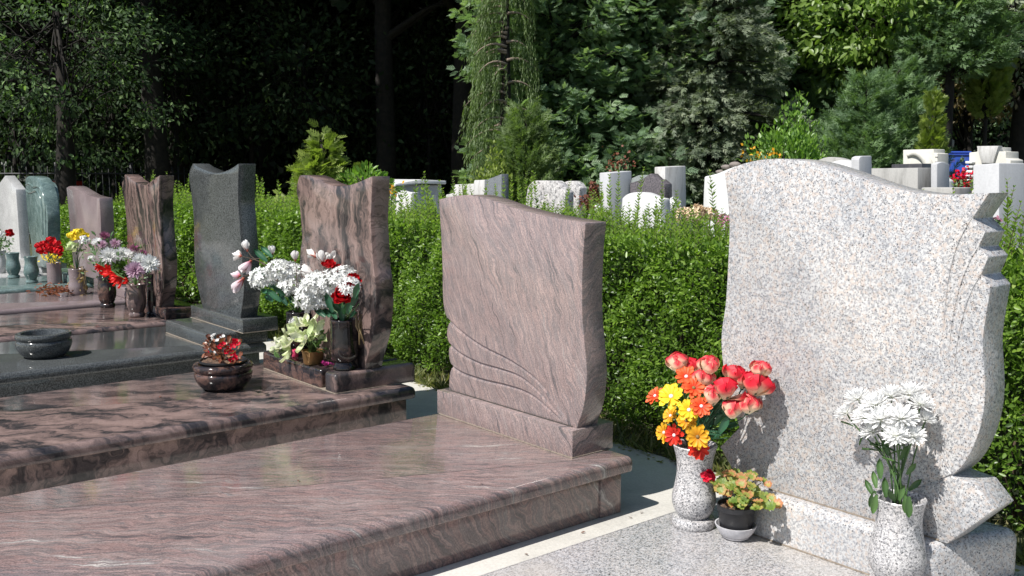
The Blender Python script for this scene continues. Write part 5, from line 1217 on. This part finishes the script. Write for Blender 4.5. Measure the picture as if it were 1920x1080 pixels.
# flowers and plants among the old stones
def far_pom(lab, px, py, x, s, mat, grp):
    p = onX(px, py, x); b = Vector((p.x + .02, p.y + rnd.uniform(-.03, .03), 0)); pom(lab, grp, b, p, s, mat, 55, 'hydrangea', 'flower', .006, (-.4, -.2, 1), .85, 4, .26, L_stem)
gh = 'hydrangea heads behind the hedge'
far_pom('cream hydrangea head left of the dried pair', 1281, 404, 5.4, .115, P_peach, gh); far_pom('largest cream hydrangea head, middle of three', 1305, 400, 5.4, .13, P_peach, gh); far_pom('brownish hydrangea head right beside the bright white headstone', 1331, 402, 5.5, .10, P_peach, gh); far_pom('dusty pink flower head at the edge of the pale headstone', 1361, 417, 5.4, .12, P_dpink, gh)
far_pom('white flower head right of the low humped marble stone', 1263, 383, 7.2, .13, P_whiteh, gh)
t = thing('flower_vase', 'small white vase behind the right corner of the wavy pink headstone', 'vase', atD(1121, 8.4)); c = atD(1121, 8.4); kk = 8.4 / FPX
zv = EYE - (400 - 322) * kk
lathe_obj('pedestal', [(.0005, 0), (.12, 0), (.12, zv - .005), (.0005, zv - .005)], c, M_conc, t, 4)
lathe_obj('body', [(.0005, zv), (.035, zv), (.05, zv + .04), (.045, zv + .07), (.03, zv + .082), (.04, zv + .095), (.03, zv + .094), (.0005, zv + .05)], c, M_white, t, 24)
t = thing('dried_plant', 'rust brown dried flower spike in the small white vase', 'dried plant', c + ZV * (zv + .06)); a = Acc()
top = c + ZV * (EYE - (346 - 322) * kk) - RV * .06; pts = [c + ZV * (zv + .06), c + ZV * (zv + .16), top]; a.tube(pts, [.006, .006, .003], 5, .4)
n = 260; tt = rng.uniform(.25, 1, n); P = np.array(pts[0])[None] * ((1 - tt) ** 2)[:, None] + 2 * (tt * (1 - tt))[:, None] * np.array(pts[1]) + (tt ** 2)[:, None] * np.array(top) + rng.normal(0, .013, (n, 3)); V, F, k = scatter(LEAF4, P, rvec(n), rvec(n), .035); a.add(V, F, rng.random(n).repeat(k))
a.build('spike', L_rust, t); a = Acc(); n = 120; P = np.array(c + ZV * (zv + .10) - RV * .10) + rng.normal(0, .035, (n, 3)); V, F, k = scatter(LEAF4, P, rvec(n), rvec(n), .04); a.add(V, F, rng.random(n).repeat(k)); a.build('withered_leaves', L_rust, t)
p = onX(1131, 402, 6.0); carnation('single red flower behind the right corner of the wavy pink headstone', None, Vector((p.x, p.y, 0)), p, .055, (-.6, -.4, .7))
def bush(name, label, c, r, hgt, n, size, mat, tpl=LEAF, cat='plant', group=None, z0=0.0, sparse=.0):
    t = thing(name, label, cat, c, group); a = Acc(); P = rvec(n) * (rng.uniform(.35, 1, n) ** .5)[:, None]
    l = np.sin(P[:, 0] * 5 + 1) * np.cos(P[:, 1] * 4.3) * .15 + np.sin(P[:, 2] * 7 + P[:, 0] * 3) * .1
    P = P * (1 + l)[:, None] * np.array((r, r, hgt / 2)) + np.array((c[0], c[1], z0 + hgt / 2)); ax = unit(P - np.array((c[0], c[1], z0 + hgt * .3))) + rvec(n) * .7
    V, F, k = scatter(tpl, P, ax, rvec(n) + np.array((-.4, -.1, .7)), size * rng.uniform(.6, 1.2, n)); a.add(V, F, rng.random(n).repeat(k)); a.build('foliage', mat, t)
    b = Acc(); 
    for i in range(7): b.tube([Vector((c[0], c[1], 0)), Vector((c[0], c[1], z0 + hgt * .3)), Vector((c[0] + rnd.uniform(-r, r) * .6, c[1] + rnd.uniform(-r, r) * .6, z0 + hgt * .75))], [.02, .014, .006], 5)
    b.build('twigs', M_bark, t); return t
def red_patch(lab, px, py, dep, w, hgt, n, mat, size):
    c = atD(px, dep); kk = dep / FPX; z = EYE - (py - 322) * kk
    t = thing('flower_clump', lab, 'flowers', c); a = Acc(); P = np.array(c + ZV * z) + rng.normal(0, 1, (n, 3)) * np.array((w, w, hgt)); V, F, k = scatter(LEAF4, P, rvec(n), rvec(n) + np.array((-.5, 0, .5)), size, 1.6); a.add(V, F, rng.random(n).repeat(k), None); a.build('blossom', mat, t)
    a = Acc(); m = n; P = np.array(c + ZV * (z - hgt * 1.6)) + rng.normal(0, 1, (m, 3)) * np.array((w, w, hgt)); V, F, k = scatter(LEAF, P, rvec(m), rvec(m) + np.array((-.5, 0, .5)), size * 1.2); a.add(V, F, rng.random(m).repeat(k))
    for i in range(9): a.tube([c + Vector((rnd.uniform(-w, w), rnd.uniform(-w, w), 0)), c + Vector((rnd.uniform(-w, w), rnd.uniform(-w, w), z))], .008, 4)
    a.build('foliage', L_jun, t); return t
red_patch('red geraniums between the arched white stone and the box tomb', 1798, 336, 9.6, .055, .045, 150, P_ger, .036)
red_patch('orange coneflowers above the hump of the pale speckled headstone', 1420, 291, 11.5, .13, .05, 34, P_gold, .045)
red_patch('orange flowers beside the small oval portrait headstone', 726, 357, 10, .06, .05, 50, P_gold, .05)
red_patch('reddish shrub tips behind the tall white pillar stone', 1160, 308, 12.5, .09, .09, 120, L_rust, .04)
red_patch('pink bloom behind the notches of the pale headstone', 1866, 412, 6.4, .02, .02, 22, P_dpink, .03)
# ------------------------------------------------------------------ trees
def branch_cone(name, label, c, H, R, nb, ns, tpl, size, mat, droop=.15, z0=.2, power=.8, group=None, tilt=.25, width=1.0, lumps=.25, trunk=.16, top=1.0, cat='tree', seed=1):
    """conifer: whorled branches carrying fans of sprays round a trunk"""
    r_ = np.random.default_rng(seed); t = thing(name, label, cat, c, group); c3 = np.array((c[0], c[1], 0.0))
    z = z0 + (H - z0) * (1 - r_.uniform(0, 1, nb) ** .6); an = r_.uniform(0, 6.2832, nb)
    L = R * np.clip(1 - z / H, .02, 1) ** power * (1 + lumps * np.sin(an * 3 + z * 1.7) + r_.uniform(-lumps, lumps, nb))
    bi = np.repeat(np.arange(nb), ns); N = len(bi); tt = np.sqrt(r_.uniform(.06, 1.0, N)); a_ = an[bi]
    d = np.stack([np.cos(a_), np.sin(a_), np.full(N, tilt)], -1); lat = np.stack([-np.sin(a_), np.cos(a_), np.zeros(N)], -1)
    lo = r_.uniform(-1, 1, N) * .34 * (1.15 - tt) ; P = c3 + np.array((0, 0, 1)) * z[bi][:, None] + d * (L[bi] * tt)[:, None] + lat * (lo * L[bi])[:, None]
    P[:, 2] += -droop * L[bi] * tt ** 2 * 1.6 + r_.normal(0, .05, N)
    ax = unit(d * .8 + lat * (np.sign(lo) * r_.uniform(.1, .9, N))[:, None] + np.array((0, 0, 1.0)) * (r_.normal(0, .3, N) - droop * 1.5 * tt)[:, None])
    nm = np.stack([r_.normal(0, .4, N), r_.normal(0, .4, N), np.full(N, .55)], -1) + d * .85
    V, F, k = scatter(tpl, P, ax, nm, size * r_.uniform(.65, 1.25, N), width)
    bt = r_.uniform(0, 1, nb)
    tone = np.clip(.55 * bt[bi] + .45 * r_.uniform(0, 1, N), 0, 1); a = Acc(); a.add(V, F, tone.repeat(k)); a.build('crown', mat, t)
    b = Acc(); b.tube([Vector((c[0], c[1], 0)), Vector((c[0] + .03, c[1], H * .5)), Vector((c[0], c[1], H * .97))], [trunk, trunk * .6, .015], 9); 
    for i in range(0, nb, 2):
        o = Vector((c[0], c[1], z[i])); e = o + Vector((math.cos(an[i]), math.sin(an[i]), tilt)) * float(L[i]) * .85 - ZV * droop * float(L[i])
        b.tube([o, o.lerp(e, .5) + ZV * .03 * float(L[i]), e], [.028 * trunk / .16, .018 * trunk / .16, .006], 5)
    b.build('trunk', M_bark, t, smooth=True); return t
def weeping(name, label, c, H, R, nb, mat):
    r_ = np.random.default_rng(5); t = thing(name, label, 'tree', c); a = Acc(); b = Acc(); n0 = Vector(c)
    tk = Acc(); tk.tube([n0, n0 + Vector((.05, .1, H * .5)), n0 + ZV * H], [.13, .08, .02], 9); tk.build('trunk', M_bark, t, smooth=True)
    for i in range(nb):
        z = .5 + (H - .6) * (i + r_.uniform(0, 1)) / nb; an = r_.uniform(0, 6.2832); L = R * (1.15 - .55 * z / H) * r_.uniform(.65, 1.12)
        if i % 3 == 0: an = math.atan2(-RV.y, -RV.x) + r_.uniform(-.7, .7); L *= 1.25     # the side towards the clearing
        o = n0 + ZV * z; d = Vector((math.cos(an), math.sin(an), 0)); pts = [o + d * L * s + ZV * L * (.34 * s - .62 * s ** 2.3) for s in np.linspace(0, 1, 7)]
        b.tube(pts, [.03, .025, .02, .016, .012, .009, .005], 5)
        m = int(38 * L + 8); s = np.sqrt(r_.uniform(.03, 1, m)); P = np.array([tuple(o + d * L * q + ZV * L * (.34 * q - .62 * q ** 2.3)) for q in s]) + r_.normal(0, .05, (m, 3))
        ln = r_.uniform(.25, .62, m) * (.75 + .5 * s)
        V, F, k = scatter(STRAND, P, np.stack([r_.normal(0, .07, m), r_.normal(0, .07, m), np.full(m, -1.0)], -1) + np.array(d) * .1, rvec(m) * (1, 1, .1), ln, .95); a.add(V, F, np.clip(r_.normal(.5, .2, m), 0, 1).repeat(k))
    a.build('crown', mat, t); b.build('limbs', M_paletwig, t, smooth=True); return t
def broad(name, label, c, H, r, zc, hz, nclump, nleaf, size, mat, tpl=LEAF, group=None, spread=.22, trunk=.14, lean=(0, 0), tones=(.5, .22), bark=M_bark, cat='tree', seed=2, flat=.5, limb=.22):
    """tree of leafy twigs: clumps through an ellipsoid crown, joined by limbs to the trunk"""
    r_ = np.random.default_rng(seed); t = thing(name, label, cat, c, group); cc = np.array((c[0] + lean[0], c[1] + lean[1], zc))
    q = r_.normal(size=(nclump, 3)); q = unit(q) * (r_.uniform(.15, 1, nclump) ** .45)[:, None]; C = cc + q * np.array((r, r, hz)); C[:, 2] = np.maximum(C[:, 2], .25)
    ci = np.repeat(np.arange(nclump), nleaf); N = len(ci); P = C[ci] + r_.normal(0, 1, (N, 3)) * spread * np.array((1, 1, flat)); ct = r_.uniform(0, 1, nclump)
    out = unit(C[ci] - cc + np.array((0, 0, -.15 * r))); ax = unit(out * .6 + r_.normal(0, .6, (N, 3)) + np.array((0, 0, -.25))); nm = r_.normal(0, .5, (N, 3)) + np.array((-.7, -.35, .6))
    V, F, k = scatter(tpl, P, ax, nm, size * r_.uniform(.6, 1.25, N)); a = Acc(); a.add(V, F, np.clip(tones[0] + (ct[ci] - .5) * .5 + r_.normal(0, tones[1], N), 0, 1).repeat(k)); a.build('crown', mat, t)
    b = Acc(); n0 = Vector((c[0], c[1], 0)); tp = Vector((c[0] + lean[0] * .8, c[1] + lean[1] * .8, zc + hz * .3)); mid = n0.lerp(tp, .5) + Vector((.08, -.05, 0))
    b.tube([n0, n0.lerp(mid, .5), mid, tp], [trunk * 1.15, trunk, trunk * .8, trunk * .25], 10)
    for i in range(min(nclump, 70)):
        e = Vector(C[i]); s = mid.lerp(tp, rnd.random()); m_ = s.lerp(e, .5) + Vector((0, 0, .08 * (e - s).length)); b.tube([s, m_, e], [trunk * limb, trunk * limb * .6, .006], 5)
    b.build('trunk', bark, t, smooth=True); return t

# small plants just behind the hedge
def at_top(px, dep): return atD(px, dep)
branch_cone('thuja', 'small yellow green thuja behind the saddle topped headstone', atD(607, 11.0), EYE + (322 - 262) * 11.0 / FPX, .62, 190, 12, SPRAY, .15, L_thuja, -.1, .3, .8, tilt=.5, trunk=.025, lumps=.3, cat='shrub', seed=3)
bush('laurel_shrub', 'glossy leaved shrub to the right of the small thuja', atD(688, 10.6), .26, .46, 300, .10, L_vine, LEAF, 'shrub', None, EYE - .40)
bush('round_shrub', 'smooth yellow green clipped shrub under the weeping conifer', atD(926, 14), .32, 1.75, 3200, .07, L_thuja, LEAF4, 'shrub')
# conifer group
weeping('weeping_conifer', 'weeping conifer with long hanging light green strands, at the left of the conifer group', atD(950, 16.6), 7.5, .58, 90, L_weep)
branch_cone('juniper', 'bushy light green juniper at the foot of the weeping conifer', atD(985, 14.5), EYE + (322 - 205) * 14.5 / FPX, .62, 190, 22, NEEDLE, .17, L_weep, -.25, .2, .6, tilt=.7, trunk=.05, cat='shrub', seed=8)
branch_cone('cypress', 'dense dark green cypress left of the greyish fir', atD(1140, 18.8), 11, 1.95, 1000, 38, SPRAY, .18, L_cyp, .06, .3, .5, tilt=.3, seed=11, lumps=.3)
branch_cone('cypress', 'dark green cypress just right of the weeping conifer', atD(1035, 18.2), 11, 1.5, 800, 38, SPRAY, .18, L_cyp, .06, .3, .5, tilt=.3, seed=10, lumps=.3)
branch_cone('cypress', 'dark green cypress standing behind the tall white pillar stones', atD(1225, 20.0), 12, 2.3, 1100, 38, SPRAY, .18, L_cyp, .06, .4, .5, tilt=.3, seed=12, lumps=.3)
branch_cone('fir', 'greyish silver green fir with bare lower branches', atD(1330, 18.0), 7.0, 1.5, 420, 28, NEEDLE, .22, L_silver, .2, .5, .6, tilt=.15, seed=13, lumps=.35)
branch_cone('cypress', 'dark green cypress right of the silver green fir', atD(1445, 20.5), 11.5, 2.0, 1000, 36, SPRAY, .19, L_cyp, .06, .4, .5, tilt=.3, seed=14, lumps=.3)
branch_cone('cypress', 'blue green cypress rising behind the broad leaved tree', atD(1560, 22.5), 12, 2.2, 900, 36, SPRAY, .20, L_cyp, .06, .4, .5, tilt=.3, seed=24, lumps=.3)
bush('creeper_mound', 'bright green creeper covered shrub above the pale headstone hump', atD(1478, 14.0), .60, 2.42, 4600, .085, L_vine, LEAF, 'shrub')
branch_cone('juniper', 'feathery green juniper left of its taller twin', atD(1612, 15.2), EYE + (322 - 150) * 15.2 / FPX, .85, 260, 22, NEEDLE, .20, L_jun, -.2, .25, .62, tilt=.55, trunk=.06, cat='tree', seed=15, group='twin junipers')
branch_cone('juniper', 'taller feathery green juniper of the pair, beside the dark trunk', atD(1668, 15.8), EYE + (322 - 128) * 15.8 / FPX, .88, 280, 22, NEEDLE, .20, L_jun, -.2, .25, .62, tilt=.55, trunk=.06, cat='tree', seed=16, group='twin junipers')
branch_cone('thuja', 'narrow bright green columnar thuja above the palm carved stone', atD(1739, 14.6), EYE + (322 - 184) * 14.6 / FPX, .22, 230, 12, SPRAY, .12, L_thuja, -.2, .2, .35, tilt=1.1, trunk=.04, lumps=.15, seed=17)
broad('broad_leaved_tree', 'tree with large bright yellow green leaves overhanging the twin junipers', atD(1708, 19.0), 8, 1.8, 4.55, 1.4, 170, 34, .17, L_bright, LEAF, None, .26, .16, lean=tuple((-RV * .85)[:2]), seed=18)
branch_cone('fir', 'feathery blue green fir crown at the top right', atD(1765, 17.6), 7.2, 1.35, 260, 24, NEEDLE, .24, L_jun, .0, 3.1, .7, tilt=.3, trunk=.12, seed=19)
branch_cone('thuja', 'tall narrow yellow green thuja near the top right corner', atD(1835, 18.5), EYE + (322 + 30) * 18.5 / FPX, .42, 240, 14, SPRAY, .16, L_thuja, -.2, 2.4, .5, tilt=1.0, trunk=.06, seed=20)
broad('yellowing_tree', 'tree with sparse yellow brown leaves in front of the dark trunks', atD(1800, 21.0), 6.5, 1.3, 3.3, .8, 46, 26, .14, L_dry, LEAF, None, .22, .14, seed=21)
broad('shade_tree', 'grey green leaved tree at the right edge', atD(1895, 20.0), 9, 1.9, 4.5, 1.5, 110, 34, .16, L_silver, LEAF, None, .28, .24, seed=22)
broad('shade_tree', 'dark green leaved tree behind the columnar thuja', atD(1775, 25.0), 8, 2.3, 3.8, 1.9, 120, 40, .18, L_forest, LEAF4, None, .3, .2, seed=23)
# acacia-like tree at the left with a few sunlit sprays
def pinnate(n_pairs=6):
    it = [(0, 0, 0, 1, .015, 0)]
    for i in range(n_pairs):
        for s in (1, -1): it.append((.12 + i / n_pairs * .85, 0, s * 1.1, .26, .12, 0))
    return diamonds(it)
PINN = pinnate()
broad('acacia_tree', 'dark feathery leaved tree at the left with a few sunlit sprays', atD(120, 19.5), 9, 2.7, 3.9, 2.4, 150, 60, .115, L_left, LEAF, None, .24, .2, lean=tuple((RV * .1)[:2]), seed=31, flat=.35, limb=.09)

for i, (px, dep, H_, r, zc, hz, ncl, lab) in enumerate((
    (330, 22.0, 7, 1.7, 3.6, 2.3, 90, 'dark leafy understorey tree above the striped and dark grey headstones'), (470, 24.0, 7, 1.8, 3.4, 2.4, 90, 'dark leafy understorey tree right above the dark grey headstone'), (575, 23.0, 7, 1.5, 3.6, 2.2, 90, 'dark understorey tree with glinting leaves above the small thuja'),
    (690, 25.5, 7, 1.7, 3.2, 2.4, 90, 'dark understorey tree above the saddle topped headstone'), (800, 25.0, 7, 1.6, 3.4, 2.4, 90, 'dark understorey tree above the gabled tomb'), (870, 26.5, 7, 1.5, 3.0, 2.2, 80, 'dark understorey tree just left of the weeping conifer'), (215, 22.5, 7, 1.8, 3.4, 2.4, 90, 'dark understorey tree right of the feathery leaved tree'), (30, 23.0, 7, 2.0, 3.2, 2.6, 100, 'dark understorey tree at the left edge'))):
    broad('understorey_tree', lab, atD(px, dep), H_, r, zc, hz, ncl, 26, .17, L_under, LEAF4, 'understorey trees of the dark wood', .34, .07, seed=60 + i)
broad('maple_tree', 'mid green leafy tree filling the gap behind the silver green fir', atD(1390, 22.5), 8, 2.0, 3.6, 2.6, 150, 36, .17, L_vine, LEAF4, None, .32, .15, seed=71)
broad('shade_tree', 'mid green leafy tree closing the right edge', atD(1900, 22.5), 8, 1.7, 3.2, 2.5, 120, 34, .16, L_cyp, LEAF4, None, .3, .15, seed=72)
# dark wood on the left and behind
def forest_proto():
    r_ = np.random.default_rng(41)
    t = thing('forest_tree', 'x', 'tree', (0, 0, 0), 'tall dark trees of the wood'); a = Acc(); n = 4300
    q = unit(r_.normal(size=(n, 3))) * (r_.uniform(.1, 1, n) ** .4)[:, None]; q[:, 2] *= 1.0
    P = q * np.array((3.9, 3.9, 3.6)) + np.array((0, 0, 9.2)); P[:, 2] += .5 * np.sin(P[:, 0] * 1.7) * np.cos(P[:, 1] * 1.9)
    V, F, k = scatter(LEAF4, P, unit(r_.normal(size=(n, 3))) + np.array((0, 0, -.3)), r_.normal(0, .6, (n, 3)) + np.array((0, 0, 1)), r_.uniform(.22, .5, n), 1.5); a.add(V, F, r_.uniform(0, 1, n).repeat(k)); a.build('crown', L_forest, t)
    b = Acc(); b.tube([Vector((0, 0, 0)), Vector((.05, .02, 2)), Vector((0, .1, 5)), Vector((.1, 0, 9))], [.30, .23, .2, .1], 12)
    for i in range(26):
        an = r_.uniform(0, 6.28); z = r_.uniform(4.5, 9); L = r_.uniform(1.5, 3.4); b.tube([Vector((0, 0, z)), Vector((math.cos(an) * L * .5, math.sin(an) * L * .5, z + L * .35)), Vector((math.cos(an) * L, math.sin(an) * L, z + L * .45))], [.09, .05, .015], 5)
    b.build('trunk', M_bark, t, smooth=True); return t
def copy_tree(o):
    c = o.copy(); COL.objects.link(c)
    for ch in o.children: d = ch.copy(); COL.objects.link(d); d.parent = c
    return c
proto = forest_proto()
FS = [(60, 25.5, 'first dark trunk of the wood from the left'), (235, 27.5, 'dark wood tree whose trunk stands above the mauve grave'), (345, 24.5, 'dark wood tree whose trunk stands between the striped and dark grey headstones'),
      (505, 26, 'dark wood tree whose trunk stands right of the dark grey headstone'), (722, 23.5, 'dark wood tree with the clearest trunk, left above the gabled tomb'), (620, 30, 'dark wood tree deep behind the small thuja'), (812, 28, 'dark wood tree behind the gabled tomb'), (868, 23.5, 'dark wood tree left of the weeping conifer'),
      (150, 33, 'dark wood tree deep behind the sunlit acacia sprays'), (430, 33, 'dark wood tree deep behind the dark grey headstone'), (1722, 26.5, 'dark wood tree whose trunk stands between the junipers and the columnar thuja'), (1912, 27.5, 'dark wood tree at the right edge'), (1010, 31, 'dark wood tree deep behind the weeping conifer'), (1330, 31, 'dark wood tree deep behind the silver green fir'), (1560, 31, 'dark wood tree deep behind the twin junipers'), (1800, 31, 'dark wood tree deep behind the stepped cream monument'),
      (-60, 25.5, 'unseen dark tree added just outside the left edge to shade the wood'), (-190, 24.0, 'unseen dark tree added farther outside the left edge for its shade'), (-40, 29, 'dark wood tree behind the left edge'), (300, 21.0, 'dark wood tree nearest above the striped headstone')]  # first two here are unseen, added to shade the left of the wood
for i, (px, dep, lab) in enumerate(FS):
    o = proto if i == 0 else copy_tree(proto); c = atD(px, dep); o.location = c; o.rotation_euler = (0, 0, i * 1.37); s = .95 + .12 * ((i * 7) % 5) / 4; o.scale = (s, s, s * (1.02 if i % 2 else .96)); o['label'] = lab
# far wood closing the view, and undergrowth
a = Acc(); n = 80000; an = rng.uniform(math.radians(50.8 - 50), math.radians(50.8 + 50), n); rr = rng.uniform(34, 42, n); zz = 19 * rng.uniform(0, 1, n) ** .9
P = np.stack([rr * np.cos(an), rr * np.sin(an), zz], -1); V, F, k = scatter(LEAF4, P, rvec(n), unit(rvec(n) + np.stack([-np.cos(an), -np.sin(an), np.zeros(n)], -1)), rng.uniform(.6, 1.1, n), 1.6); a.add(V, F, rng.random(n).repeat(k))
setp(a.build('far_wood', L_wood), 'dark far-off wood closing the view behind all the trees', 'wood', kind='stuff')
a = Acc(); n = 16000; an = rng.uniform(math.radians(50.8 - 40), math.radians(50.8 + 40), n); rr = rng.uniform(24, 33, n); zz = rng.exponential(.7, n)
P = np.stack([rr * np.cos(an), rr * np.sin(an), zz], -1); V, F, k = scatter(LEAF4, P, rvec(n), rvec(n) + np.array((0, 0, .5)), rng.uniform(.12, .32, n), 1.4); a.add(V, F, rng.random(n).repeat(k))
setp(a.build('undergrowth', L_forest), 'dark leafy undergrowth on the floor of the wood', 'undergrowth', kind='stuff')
# fence at the edge of the wood and a red box behind it
f0 = atD(-40, 19.0); f1 = atD(380, 21.5); fe = thing('fence', 'dark iron bar fence at the edge of the wood on the left', 'fence', (f0 + f1) / 2)
zt_ = EYE + (322 - 312) * 20 / FPX; L = (f1 - f0).length; dd = (f1 - f0).normalized(); a = Acc(); nb = int(L / .13)
for i in range(nb):
    p = f0 + dd * (i * .13); a.tube([p + ZV * .05, p + ZV * zt_], .009, 5)
a.build('bars', M_bar, fe)
a = Acc(); [a.tube([f0 + ZV * z_, f1 + ZV * z_], .02, 6) for z_ in (.25, zt_ - .15)]; a.build('rail', M_metal, fe)
for i in range(4): a = Acc(); p = f0 + dd * (L * i / 3); a.tube([p, p + ZV * (zt_ + .08)], .045, 8); a.build('post', M_metal, fe)
rb = atD(119, 20.6); kk = 20.6 / FPX; r_t = thing('red_box', 'bright red box standing behind the bar fence on the left', 'box', rb)
def robox(w, d, z0, z1, c, b=.02): return obox(c, w, d, z0, z1, 1, b)
bmobj('body', robox(.36, .25, .25, EYE - (339 - 322) * kk, rb), M_red, r_t)
for s in (-1, 1): bmobj('leg', robox(.05, .2, 0, .25, rb + RV * s * .25), M_metal, r_t)
bmobj('lid', robox(.39, .28, EYE - (339 - 322) * kk + .002, EYE - (336 - 322) * kk, rb), M_metal, r_t)

# ------------------------------------------------------------------ light and world
AZ = math.radians(181.0); ELV = math.radians(52.0)
sd = Vector((math.cos(AZ) * math.cos(ELV), math.sin(AZ) * math.cos(ELV), math.sin(ELV)))
w = bpy.data.worlds.new('World'); scene.world = w; w.use_nodes = True; nt = w.node_tree
bg = nt.nodes['Background']; sk = nt.nodes.new('ShaderNodeTexSky'); sk.sky_type = 'NISHITA'; sk.sun_disc = False
sk.sun_elevation = ELV; sk.sun_rotation = math.pi / 2 - AZ; sk.air_density = 1.0; sk.dust_density = .6; sk.ozone_density = 1.0
nt.links.new(sk.outputs[0], bg.inputs[0]); bg.inputs[1].default_value = .072
sl = bpy.data.lights.new('sun', 'SUN'); sl.energy = 4.4; sl.angle = math.radians(.53); sl.color = (1.0, .965, .915)
so = bpy.data.objects.new('sun', sl); COL.objects.link(so); so.rotation_euler = sd.to_track_quat('Z', 'Y').to_euler(); so.location = sd * 30
vs_ = scene.view_settings; vs_.view_transform = 'Standard'; vs_.look = 'None'; vs_.exposure = .6; vs_.gamma = 1.0; vs_.use_curve_mapping = False
scene.render.engine = 'CYCLES'; cy = scene.cycles
cy.use_denoising = True; cy.max_bounces = 7; cy.diffuse_bounces = 3; cy.glossy_bounces = 3; cy.transmission_bounces = 3; cy.transparent_max_bounces = 4
cy.sample_clamp_indirect = 6.0
